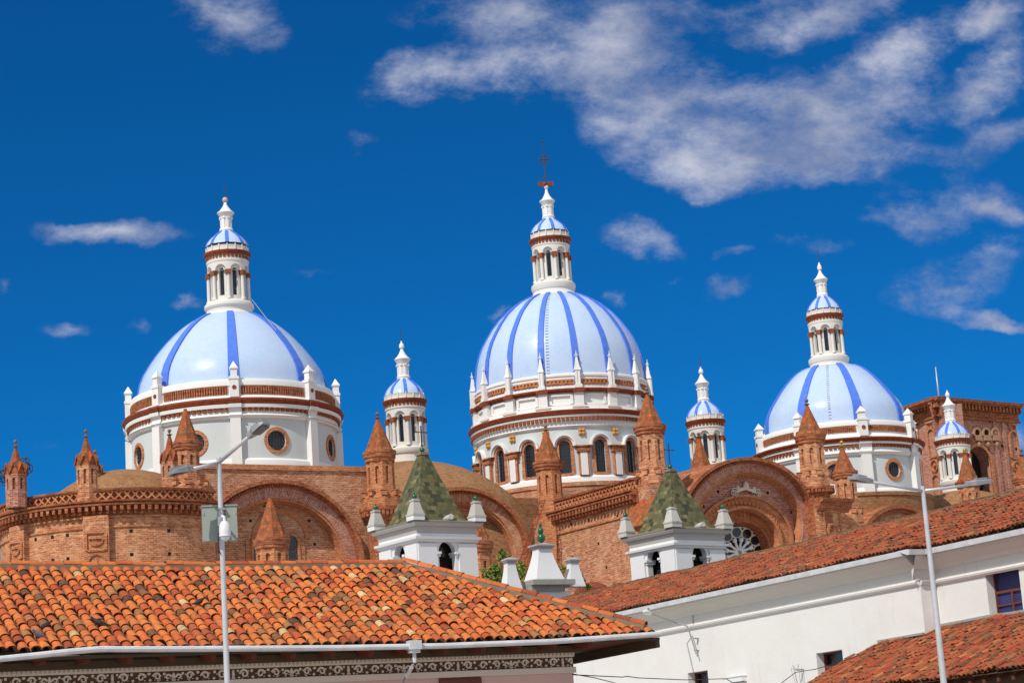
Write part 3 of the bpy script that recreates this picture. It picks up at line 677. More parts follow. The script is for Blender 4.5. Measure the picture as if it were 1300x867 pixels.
def central_extras():
    rw = A2.r(112); M = cylM(A2.x, A2.y, rw); n = 16; U = 2*pi*rw/n
    vis = [k for k in range(n) if abs(((k*2*pi/n+ph2+pi) % (2*pi))-pi) < 2.0]
    # blind arcade
    zsp = A2.z(566, rw+.3); zcap = A2.z(574, rw+.3); zb = A2.z(603.5, rw+.3)
    for k in vis:
        cu = (k+.5)*U + ph2*rw
        f = MB()
        for (ro, ri, d) in ((13.8*.96, 11.6, .34), (11.7, 9.9, .2)):
            hw = A2.r(ri); ho = A2.r(ro); nn = 14
            P = [(cu-hw*cos(pi*i/nn), zsp+hw*1.12*sin(pi*i/nn)) for i in range(nn+1)]; Q = [(cu-ho*cos(pi*i/nn), zsp+ho*1.12*sin(pi*i/nn)) for i in range(nn+1)]
            for i in range(nn):
                a, b, c, e = P[i], P[i+1], Q[i+1], Q[i]
                f.face([M(*a, d), M(*b, d), M(*c, d), M(*e, d)]); f.face([M(*e, d), M(*c, d), M(*c, 0), M(*e, 0)]); f.face([M(*b, d), M(*a, d), M(*a, 0), M(*b, 0)])
        f.build('blind_arch', 'white_trim', r2)
        u0 = k*U + ph2*rw
        c = MB(); c.mb(M, u0-A2.r(6.3), u0+A2.r(6.3), zb, zcap, -.1, .26, 2); c.build('pilaster', 'brick_orange', r2)
        c = MB(); c.mb(M, u0-A2.r(4.1), u0+A2.r(4.1), zb, zcap-.02, -.1, .31, 2); c.build('pilaster_panel', 'white_trim', r2)
        c = MB(); c.mb(M, u0-A2.r(8), u0+A2.r(8), zcap, zsp-.1, -.1, .4, 2); c.mb(M, u0-A2.r(9), u0+A2.r(9), zsp-.1, zsp, -.1, .5, 2); c.build('capital', 'brick_moulding', r2)
        # terracotta rosette between the arches
        zf = A2.z(549, rw); q = MB(); s_ = A2.r(2.0)
        for i in (-1, 1):
            for j in (-1, 1): q.sphere(M(u0+i*s_, zf+j*s_, .1), s_*1.15, 7, 4)
        q.mb(M, u0-s_*2, u0+s_*2, zf-s_*2, zf+s_*2, 0, .06); q.build('rosette', 'yellow_clay', r2)
    # panelled attic
    ra = A2.r(107.5); MA = cylM(A2.x, A2.y, ra); Ua = 2*pi*ra/n; z0 = A2.z(513.5, ra); z1 = A2.z(500, ra); zt = A2.z(497.8, ra)
    for k in vis:
        cu = (k+.5)*Ua+ph2*ra; u0 = k*Ua+ph2*ra
        f = MB(); hw = A2.r(11); h0 = z0+(z1-z0)*.08; h1 = z0+(z1-z0)*.78
        f.frame(MA, cu, hw, lambda t: h0, lambda t: h1, A2.r(2.3), -.02, .16, 6); f.build('attic_panel_frame', 'white_trim', r2)
        p = MB(); p.mb(MA, u0-A2.r(5.2), u0+A2.r(5.2), A2.z(514.6, ra+.45), zt, -.1, .45, 2); p.build('attic_pier', 'white_trim', r2)
        p = MB(); p.mb(MA, u0-A2.r(9), u0+A2.r(9), A2.z(517.5, ra+.6), A2.z(515.5, ra+.6), -.1, .62, 2); p.build('pier_foot', 'grey_plaster', r2)
    c = MB(); c.lathe(A2.x, A2.y, A2.rz([(498.5, 107.5), (498, 111.5), (496.5, 112), (495, 114), (493, 114.2), (492.8, 109.5)]), 96); c.build('upper_cornice', 'red_cornice', r2)
    c = MB(); c.lathe(A2.x, A2.y, A2.rz([(492.8, 111), (491.5, 110.8), (478.5, 110.8), (477.5, 112), (475, 112), (474, 111), (473.8, 107)]), 96); c.build('attic_rim', 'white_trim', r2)
    rb = A2.r(110.8); MB_ = cylM(A2.x, A2.y, rb); Ub = 2*pi*rb/n; za, zb_ = A2.z(488.8, rb), A2.z(481.5, rb)
    for k in vis:
        a0 = k*Ub+ph2*rb; m = A2.r(5.2)
        b = MB(); b.mb(MB_, a0+m, a0+Ub-m, za, zb_, -.1, .02, 4)
        st = 7; h = (Ub-2*m)/st
        for i in range(st):
            cu = a0+m+h*(i+.5)
            for q in range(8):
                t0, t1 = 2*pi*q/8, 2*pi*(q+1)/8; R0 = (zb_-za)*.44; R1 = R0*.55
                b.face([MB_(cu+R0*cos(t0)*1.2, (za+zb_)/2+R0*sin(t0), .09), MB_(cu+R0*cos(t1)*1.2, (za+zb_)/2+R0*sin(t1), .09), MB_(cu+R1*cos(t1)*1.2, (za+zb_)/2+R1*sin(t1), .09), MB_(cu+R1*cos(t0)*1.2, (za+zb_)/2+R1*sin(t0), .09)])
                b.face([MB_(cu+R0*cos(t0)*1.2, (za+zb_)/2+R0*sin(t0), .02), MB_(cu+R0*cos(t1)*1.2, (za+zb_)/2+R0*sin(t1), .02), MB_(cu+R0*cos(t1)*1.2, (za+zb_)/2+R0*sin(t1), .09), MB_(cu+R0*cos(t0)*1.2, (za+zb_)/2+R0*sin(t0), .09)])
        b.build('brick_guilloche', 'brick_orange', r2)
        # cornice break and pinnacle
        a = k*2*pi/n+ph2; X = V((cos(a), sin(a), 0)); Y = V((sin(a), -cos(a), 0))
        q = MB(); u0 = a*rb; q.mb(MB_, u0-A2.r(7), u0+A2.r(7), A2.z(497.8, rb+.4), A2.z(493, rb+.4), -.1, .42, 2); q.build('cornice_break', 'red_cornice', r2)
        rr = A2.r(113); cx, cy = A2.x+rr*sin(a), A2.y-rr*cos(a); zA = A2.z(493, rr); zB = A2.z(471, rr); zC = A2.z(468, rr); zT = A2.z(452, rr); zE = A2.z(447.5, rr); s_ = A2.r(3.1)
        q = MB(); q.box((cx, cy, zA+.12), s_*1.35, s_*1.35, .14, X, Y); q.box((cx, cy, (zA+zB)/2), s_, s_, (zB-zA)/2, X, Y)
        for sx in (-1, 1): q.box((cx+X.x*sx*s_*.6+Y.x*s_, cy+X.y*sx*s_*.6+Y.y*s_, (zA+zB)/2+.1), s_*.16, .05, (zB-zA)*.4, X, Y)
        q.box((cx, cy, (zB+zC)/2), s_*1.3, s_*1.3, (zC-zB)/2, X, Y, top=.85); q.box((cx, cy, (zC+zT)/2), s_*.95, s_*.95, (zT-zC)/2, X, Y, top=.22)
        q.box((cx, cy, zT), s_*.5, s_*.5, .05, X, Y); q.sphere((cx, cy, zT+(zE-zT)*.45), s_*.36, 8, 5); q.box((cx, cy, zE), s_*.1, s_*.1, .12, X, Y)
        q.build('pinnacle', 'white_trim', r2)
plaster('yellow_clay', (.55, .30, .09), amt=.4)
central_extras()
L2 = dict(base=[(376, 37), (373.5, 34), (371, 30.5), (368.5, 28), (366.5, 26.5), (364.5, 26.5), (364, 27.2), (360, 28.5), (356.5, 28.2), (355, 26), (354, 24.8)], rw=20.5, rc=24.0, yb=352.5, yc0=325.5, yc1=319.5, ya=309.5,
          ent=[(310, 23.8), (309, 24.6), (307.5, 24.8), (307, 24), (303.5, 24), (303, 25.5)], dent=(307, 303.6, 24.2),
          red=[(303.2, 25.6), (301.5, 26.6), (299.8, 27.5), (298.3, 27.6)], par=[(298.3, 24.5), (297.5, 24.2), (293.8, 24.2), (292.5, 24.7), (292.2, 22)],
          dome=[(297, 24.5), (292, 22.5), (287.5, 18.8), (283, 13), (279, 8)], top=[(280, 9), (278, 7.6), (276, 8.2), (274.5, 7.4), (273.5, 6.5), (261.5, 6.5), (260.5, 7.6), (258, 8.6), (256.5, 10), (255.5, 10), (253, 6.6), (249, 4), (245, 2.2), (241.5, 1.6), (240.5, 1.6)],
          shaft=(273.5, 261.5, 6.5), ball=(237.8, 2.8), rod=180)
rl2 = lantern(A2, L2, cath, radians(10.7))
def central_cross():
    A = A2; q = MB(); z = A.z(234); r = A.r(9)
    q.tube([(A.x-r, A.y, z+.05), (A.x+r, A.y, z-.02)], .11, 6); q.tube([(A.x-r*.3, A.y-r*.5, z), (A.x+r*.3, A.y+r*.5, z)], .10, 6)
    for s in (-1, 1): q.box((A.x+s*r*.7, A.y, z), .22, .12, .16)
    q.build('weather_vane', 'rust_iron', rl2)
    q = MB(); zc = A.z(203); h = A.r(6.3)
    q.tube([(A.x-h, A.y, zc), (A.x+h, A.y, zc)], .05, 6)
    for s in (-1, 1):
        for t in (-1, 1):
            q.tube([(A.x+s*h*.95, A.y, zc), (A.x+s*h*.6, A.y, zc+t*.22)], .03, 5); q.tube([(A.x, A.y, zc+s*h*.95), (A.x+t*.2, A.y, zc+s*h*.6)], .03, 5)
            q.tube([(A.x+s*.1, A.y, zc+t*.45), (A.x+s*.42, A.y, zc+t*.12)], .025, 5)
    q.tube([(A.x-.65, A.y, A.z(232)), (A.x+.15, A.y, A.z(224))], .03, 5); q.tube([(A.x, A.y, z), (A.x, A.y, A.z(198))], .055, 6); q.sphere((A.x, A.y, A.z(180)), .09, 6, 4)
    q.build('iron_cross', 'iron_dark', rl2)
central_cross()

# ---- the three small lantern turrets between the domes
LT = dict(base=[(594, 30), (589, 27.5), (586, 24), (583, 23.5), (574.5, 23.5), (574, 25), (571, 26.5), (567.5, 26.5), (566, 25), (565, 24.6)], rw=21.2, rc=24.6, yb=563, yc0=533.5, yc1=528, ya=517,
          ent=[(517.5, 24.5), (516.5, 25.6), (514.5, 25.8), (514, 25), (510.3, 25), (510, 26.5)], dent=(514, 510.5, 25.2),
          red=[(510.2, 26.6), (508, 27.6), (506.3, 28.6), (504.5, 28.8)], par=[(504.5, 25.4), (503.5, 25), (499.5, 25), (498, 25.5), (497.7, 23)],
          dome=[(503, 25), (498, 23.6), (492.5, 20), (487, 14), (482, 8)], top=[(483, 9), (481, 8), (479, 8.6), (477, 7.6), (476, 6.8), (462.5, 6.8), (461, 8), (458.5, 9), (457, 10.2), (456, 10.2), (453, 6.8), (449, 4), (445, 2.2), (443, 1.6), (441.8, 3), (439.5, 3.4), (437, 2.6), (435.5, 1.2), (433, .9)],
          shaft=(476, 462.5, 6.8), rod=418)
T1 = Ax(515.5, 540, 158); lantern(T1, LT, cath, radians(7.5), 'lantern_turret')
def like(src, dst, sp, dy, rod=None):     # the same turret at another place: convert the measured heights by distance
    k = ((src.p-EYE).dot(FW))/((dst.p-EYE).dot(FW)); out = {}
    y0 = 565.
    def Y(y): return dy + (y-y0)*k
    for a, b in sp.items():
        if a in ('base', 'ent', 'red', 'par', 'dome', 'top'): out[a] = [(Y(y), r*k) for y, r in b]
        elif a in ('rw', 'rc'): out[a] = b*k
        elif a in ('yb', 'yc0', 'yc1', 'ya', 'rod'): out[a] = Y(b)
        elif a in ('dent', 'shaft'): out[a] = (Y(b[0]), Y(b[1]), b[2]*k)
    return out
T2 = Ax(897.5, 560, 174); lantern(T2, like(T1, T2, LT, 586), cath, radians(11), 'lantern_turret')
T3 = Ax(1210.5, 570, 190); s3 = like(T1, T3, LT, 606); s3.pop('rod'); lantern(T3, s3, cath, radians(14), 'lantern_turret')

# ---- brown rendered vaults under the turrets
def vault(A, ytop, R, hfac=1.0, name='brick_vault', mat='vault_brick', n=64):
    z1 = A.z(ytop); H = R*hfac
    m = MB(); m.lathe(A.x, A.y, [(R*cos(pi/2*i/16), z1-H+H*sin(pi/2*i/16)) for i in range(17)], n, cap=False)
    m.lathe(A.x, A.y, [(R, z1-H-9), (R, z1-H)], n, cap=False)
    return m.build(name, mat, cath)
vault(T1, 587, 11.0)
vault(T2, 602, 9.0)
vault(T3, 623, 8.5)
AV = Ax(158, 600, 141); vault(AV, 597.5, 6.3, .8)

def drum_base(A, y, r, ylow, mat='brick_tan', n=64, phase=0.0):
    m = MB(); R = A.r(r); z1 = A.z(y, R); z0 = A.z(ylow, R); m.lathe(A.x, A.y, [(R*1.0, z0), (R, z1-.35), (R+.1, z1-.3), (R+.1, z1), (R*.5, z1+.3)], n, phase, smooth=False); m.build('drum_base', mat, cath)
    return z1
drum_base(A2, 612, 122, 760, phase=radians(8))
drum_base(A3, 625, 112, 760, 'vault_brick', 64)

# ---- wall with the left lunette, parallel to the line of domes
ZA = A1.z(590) - 1.2
PA0 = at(240, 588, 136.5); PA1 = at(470, 594, 143.0)
eA = V((PA1.x-PA0.x, PA1.y-PA0.y, 0)).normalized(); nA = V((eA.y, -eA.x, 0))
def arch_ring(mb, M, cx, cy, R0, R1, d0, d1, a0=-10, a1=190, n=40, soffit=True):
    pts = []
    for i in range(n+1):
        a = radians(a0+(a1-a0)*i/n); pts.append((M.px(cx+R0*cos(a), cy-R0*sin(a), d1), M.px(cx+R1*cos(a), cy-R1*sin(a), d1), radians(a0+(a1-a0)*i/n)))
    for (p, q, t0), (p2, q2, t1) in zip(pts, pts[1:]):
        uu = [(0, t0*6), (0, t1*6), (.68, t1*6), (.68, t0*6)]
        mb.face([M(*p, d1), M(*p2, d1), M(*q2, d1), M(*q, d1)], uu)
        mb.face([M(*q, d1), M(*q2, d1), M(*q2, d0), M(*q, d0)], uu)
        if soffit: mb.face([M(*p2, d1), M(*p, d1), M(*p, d0), M(*p2, d0)], uu)
def arch_dentils(mb, M, cx, cy, R0, R1, d0, d1, n, a0, a1):
    for i in range(n):
        a = radians(a0+(a1-a0)*(i+.5)/n); da = radians((a1-a0)/n*.3)
        P = [M.px(cx+R*cos(b), cy-R*sin(b)) for R, b in ((R0, a-da), (R0, a+da), (R1, a+da), (R1, a-da))]
        mb.face([M(*p, d1) for p in P]); 
        for j in range(4): mb.face([M(*P[j], d1), M(*P[(j+1) % 4], d1), M(*P[(j+1) % 4], d0), M(*P[j], d0)])
def disc(mb, M, cx, cy, R, d, n=32, a0=0, a1=360, uvk=True):
    c = M.px(cx, cy, d)
    for i in range(n):
        p = M.px(cx+R*cos(radians(a0+(a1-a0)*i/n)), cy-R*sin(radians(a0+(a1-a0)*i/n)), d); q = M.px(cx+R*cos(radians(a0+(a1-a0)*(i+1)/n)), cy-R*sin(radians(a0+(a1-a0)*(i+1)/n)), d)
        mb.face([M(*c, d), M(*p, d), M(*q, d)], [c, p, q])
def arch_wall(M, u0, u1, z0, ztop, cx, cy, R, mat, name, parent, n=40):
    """flat wall with a half-round hole of pixel radius R about (cx, cy)"""
    m = MB(); pts = [M.px(cx-R*cos(pi*i/n), cy-R*sin(pi*i/n)) for i in range(n+1)]
    def q(a, b): m.face([M(a[0], a[1], 0), M(b[0], b[1], 0), M(b[0], ztop(b[0]), 0), M(a[0], ztop(a[0]), 0)], [a, b, (b[0], ztop(b[0])), (a[0], ztop(a[0]))])
    for a, b in zip(pts, pts[1:]): q(a, b)
    m.face([M(u0, z0, 0), M(pts[0][0], z0, 0), M(pts[0][0], ztop(pts[0][0]), 0), M(u0, ztop(u0), 0)], [(u0, z0), (pts[0][0], z0), (pts[0][0], ztop(pts[0][0])), (u0, ztop(u0))])
    m.face([M(pts[-1][0], z0, 0), M(u1, z0, 0), M(u1, ztop(u1), 0), M(pts[-1][0], ztop(pts[-1][0]), 0)], [(pts[-1][0], z0), (u1, z0), (u1, ztop(u1)), (pts[-1][0], ztop(pts[-1][0]))])
    return m.build(name, mat, parent)
MA = planeM(PA0, eA, nA)
def lunette_left():
    uL = MA.px(240, 650)[0]; uR = MA.px(476, 660)[0]
    zt = lambda u: PA0.z + (PA1.z-PA0.z)*u/((PA1-PA0).xy.length)
    zlow = MA.px(350, 722)[1]-3
    root = arch_wall(MA, uL, uR, zlow, zt, 353, 719, 110, 'brick_tan', 'lunette_wall', cath)
    m = MB(); m.sweep(MA, uL, uR, [(zt(0)-.34, .0), (zt(0)-.34, .12), (zt(0), .12), (zt(0)+.05, -1.2)], 1); m.build('wall_coping', 'brick_orange', root)
    m = MB()
    m.face([MA(uL, zt(0)+.04, -.1), MA(uR, zt(0)+.04, -.1), MA(uR, zt(0)+.2, -9), MA(uL, zt(0)+.2, -9)]); m.face([MA(uR, zlow-8, 0), MA(uR, zlow-8, -9), MA(uR, zt(0), -9), MA(uR, zt(0), 0)]); m.build('wall_top', 'brown_render', root)
    m = MB(); arch_ring(m, MA, 353, 719, 106.2, 110.7, -.9, .6); arch_ring(m, MA, 353, 719, 101, 105.6, -.9, .12); m.build('arch_cornice', 'brick_moulding', root)
    m = MB(); arch_dentils(m, MA, 353, 719, 101.5, 104.8, 0, .24, 100, -5, 185); m.build('arch_dentils', 'brick_moulding', root)
    m = MB(); arch_ring(m, MA, 353, 719, 87, 101.2, -.9, .0); m.build('archivolt', 'brick_pink', root)
    m = MB(); arch_ring(m, MA, 353, 719, 83.5, 90, -1.3, -.12); arch_ring(m, MA, 353, 719, 80.5, 88, -1.3, -.5); m.build('inner_moulding', 'brick_orange', root)
    m = MB(); disc(m, MA, 353, 719, 96, -1.15, 48); m.build('tympanum', 'brick_tan', root)
    m = MB()
    for (x, y) in ((305, 640), (318, 661), (335, 641.5), (377.5, 643), (392.5, 661), (399.5, 690.5), (436.5, 691), (319, 689), (412, 668)):
        u, z = MA.px(x, y, -1.15); m = MB(); m.mb(MA, u-.09, u+.09, z-.09, z+.09, -1.2, -1.135); m.build('putlog_hole', 'dark_void', root)
    # blind arch with lancets
    m = MB(); arch_ring(m, MA, 357, 683, 30, 37.5, -1.2, -1.06, 0, 180)
    for sx in (-1, 1):
        a = MA.px(357+sx*30, 683)[0]; b = MA.px(357+sx*37.5, 683)[0]; zz = MA.px(357, 683)[1]; m.mb(MA, min(a, b), max(a, b), zz-4, zz, -1.2, -1.06)
    m.build('blind_arch', 'brick_orange', root)
    for (x, yt, yb, hw) in ((357.5, 660, 700, 6.0), (379, 684, 730, 7), (336, 684, 730, 7)):
        u, zt_ = MA.px(x, yt); zb_ = MA.px(x, yb)[1]; h = A1.r(hw)*.93
        m = MB(); m.panel(MA, u, h, lambda t: zb_, lambda t: zt_+h*sqrt(max(0, 1-t*t)), -1.09, 10); w_ = m.build('lancet_window', 'glass_dark', root)
        m = MB(); m.frame(MA, u, h, lambda t: zb_, lambda t: zt_+h*sqrt(max(0, 1-t*t)), .16, -1.15, -1.0, 12); m.build('lancet_frame', 'brick_orange', root)
        m = MB()
        for i in range(6):
            zz = zb_+(zt_-zb_)*i/5.
            for q in range(10):
                t0, t1 = 2*pi*q/10, 2*pi*(q+1)/10; r0, r1_ = h*.8, h*.66
                m.face([MA(u+r0*cos(t0), zz+r0*sin(t0), -1.07), MA(u+r0*cos(t1), zz+r0*sin(t1), -1.07), MA(u+r1_*cos(t1), zz+r1_*sin(t1), -1.07), MA(u+r1_*cos(t0), zz+r1_*sin(t0), -1.07)])
        m.build('lancet_tracery', 'tracery_dark', root)
lunette_left()

# ---- middle lunette under the round vault
PB0 = at(500, 640, 146.0); PB1 = at(700, 650, 151.5); eB = V((PB1.x-PB0.x, PB1.y-PB0.y, 0)).normalized(); MB2 = planeM(PB0, eB, V((eB.y, -eB.x, 0)))
def lunette_middle():
    C = (584.6, 707)
    m = MB(); disc(m, MB2, *C, 84, -1.0, 56); root = m.build('lunette_wall', 'brick_tan', cath)
    m = MB(); arch_ring(m, MB2, *C, 85, 89.3, -3.5, .6, -25, 200); m.build('arch_cornice', 'brick_moulding', root)
    m = MB(); arch_dentils(m, MB2, *C, 80.5, 84, 0, .2, 80, -15, 190); m.build('arch_dentils', 'brick_moulding', root)
    m = MB(); arch_ring(m, MB2, *C, 70, 84.6, -1.05, .05, -25, 200); m.build('archivolt', 'brick_tan', root)
    m = MB(); arch_ring(m, MB2, *C, 66.5, 73, -1.05, -.1, -25, 200); arch_ring(m, MB2, *C, 64, 71, -1.05, -.4, -25, 200); m.build('inner_moulding', 'brick_orange', root)
    m = MB()
    for (x, y) in ((621.5, 672.5), (639.5, 673), (643, 650), (660.5, 697.5), (628, 640)):
        u, z = MB2.px(x, y, -1.0); m = MB(); m.mb(MB2, u-.09, u+.09, z-.09, z+.09, -1.1, -.985); m.build('putlog_hole', 'dark_void', root)
    # wall below and beside, down to the ground
    m = MB(); u0 = MB2.px(470, 700)[0]; u1 = MB2.px(700, 700)[0]; z1 = MB2.px(600, 712)[1]; m.mb(MB2, u0, u1, 0, z1, -2, -1.05); m.build('lower_wall', 'brick_tan', root)
    # pale buttress walls between this arch and the central dome
    m = MB(); MX = planeM(at(640, 660, 154.5), eB, V((eB.y, -eB.x, 0))); a = MX.px(640, 640); b = MX.px(705, 630)
    m.mb(MX, a[0], b[0], a[1]-9, MX.px(680, 632)[1], -2.5, 0); m.build('buttress_wall', 'vault_brick', root)
    m = MB(); MY = planeM(at(640, 660, 153.0), eB, V((eB.y, -eB.x, 0))); a = MY.px(650, 650); b = MY.px(705, 640)
    m.mb(MY, a[0], b[0], a[1]-9, MY.px(680, 640.5)[1], -1.4, 0); m.build('buttress_wall', 'vault_brick', root)
lunette_middle()

# ---- oblique wall between the two tall turrets, with lattice parapet
ZE = 22.5
PE0 = atz(690, 639, ZE); PE1 = atz(812, 604, ZE); eE = V((PE1.x-PE0.x, PE1.y-PE0.y, 0)); LE = eE.length; eE.normalize(); ME = planeM(PE0, eE, V((eE.y, -eE.x, 0)))
def lattice(mb, M, u0, u1, z0, z1, d, step, w=.07, th=.12):
    n = max(1, round((u1-u0)/step)); st = (u1-u0)/n
    for i in range(n):
        a, b = u0+i*st, u0+(i+1)*st
        for (x0, x1) in ((a, b), (b, a)):
            k = w
            P = [(x0-k, z0), (x0+k, z0), (x1+k, z1), (x1-k, z1)]
            P = [(min(max(x, u0), u1), z) for x, z in P]
            F_ = [M(*p, d+th) for p in P]; B_ = [M(*p, d) for p in P]; mb.face(F_)
            mb.face([F_[1], F_[0], B_[0], B_[1]]) ; mb.face([F_[2], F_[1], B_[1], B_[2]]); mb.face([F_[0], F_[3], B_[3], B_[0]])
def parapet_course(M, u0, u1, zt, root, n=1, lat=.62, wallmat='brick_warm', sc=1.0, step=.62):
    """coping, open lattice, ledge, dentil rows and string course, zt = top of coping; sizes in metres times sc"""
    m = MB(); m.sweep(M, u0, u1, [(zt-.16*sc, -.05), (zt-.16*sc, .22), (zt-.02*sc, .26), (zt, -.3)], n); m.build('parapet_coping', 'brick_moulding', root)
    zl1 = zt-.16*sc; zl0 = zl1-lat
    m = MB(); lattice(m, M, u0, u1, zl0, zl1, 0, step); m.build('parapet_lattice', 'brick_orange', root)
    m = MB(); m.mb(M, u0, u1, zl0, zl1, -.25, -.16, n); m.build('parapet_backing', 'brick_warm', root)
    m = MB(); z = zl0; m.sweep(M, u0, u1, [(z-.95*sc, 0.0), (z-.95*sc, .1), (z-.72*sc, .12), (z-.72*sc, .12), (z-.66*sc, .12), (z-.42*sc, .14), (z-.40*sc, .62), (z-.30*sc, .64), (z-.29*sc, .50), (z-.2*sc, .52), (z-.19*sc, .72), (z-.08*sc, .74), (z, .1), (z, -.2)], n)
    m.build('parapet_cornice', 'brick_moulding', root)
    m = MB(); nd = int((u1-u0)/.40)
    for i in range(nd):
        u = u0+(u1-u0)*(i+.5)/nd; m.mb(M, u-.095, u+.095, z-.72*sc, z-.42*sc, .1, .58)
        m.mb(M, u-.07, u+.07, z-.9*sc, z-.72*sc, .05, .36)
    m.build('parapet_dentils', 'brick_moulding', root)
    return z-.95*sc
def wall_E():
    zb = ZE-4.0
    m = MB(); m.mb(ME, -1.5, LE+1.0, 0, ZE-.75, -1.5, 0); root = m.build('side_wall', 'brick_tan', cath)
    z = parapet_course(ME, .2, LE-.3, ZE, root, lat=.62, step=.42)
    m = MB(); m.mb(ME, -.2, LE+.5, z-.75, z-.62, -.1, .1); m.build('string_course', 'brick_orange', root); m = MB(); m.mb(ME, 1.0, 1.12, z-9, z-.75, -.1, .06); m.build('wall_strip', 'brick_orange', root)
    m = MB()
    for (x, y) in ((725, 665), (748, 660), (706, 684), (733, 710), (760, 690), (784, 655), (708, 712), (770, 720)):
        u, zz = ME.px(x, y); m = MB(); m.mb(ME, u-.09, u+.09, zz-.09, zz+.09, -.1, .015); m.build('putlog_hole', 'dark_void', root)
    # buttress with slanting tiled cap
    uc, zt = ME.px(812, 645); u2 = ME.px(845, 640)[0]; zb = ME.px(790, 668)[1]
    m = MB(); m.mb(ME, uc-.5, LE+1.4, 0, zb-.4, -.1, .9); b = m.build('buttress', 'brick_warm', root)
    m = MB(); m.face([ME(uc-.8, zb-.4, 1.15), ME(LE+1.6, zb-.4, 1.15), ME(LE+1.6, zb+1.5, -.1), ME(uc-.8, zb+1.5, -.1)]); m.face([ME(uc-.8, zb-.5, 1.15), ME(LE+1.6, zb-.5, 1.15), ME(LE+1.6, zb-.4, 1.15), ME(uc-.8, zb-.4, 1.15)])
    m.face([ME(uc-.8, zb-.5, 1.15), ME(uc-.8, zb-.4, 1.15), ME(uc-.8, zb+1.5, -.1), ME(uc-.8, zb-.5, -.1)]); m.build('buttress_cap', 'cone_tiles', b)
    for (x, hh) in ((.1, 1.5), (1.1, 1.5)):
        m = MB(); u = uc+x; m.panel(ME, u+.1, .26, lambda t: zb-3.4, lambda t: zb-1.3+.26*sqrt(max(0, 1-t*t)), .915, 8); m.frame(ME, u+.1, .26, lambda t: zb-3.4, lambda t: zb-1.3+.26*sqrt(max(0, 1-t*t)), .12, .9, 1.02, 8); m.build('blind_niche', 'brick_orange', b)
wall_E()

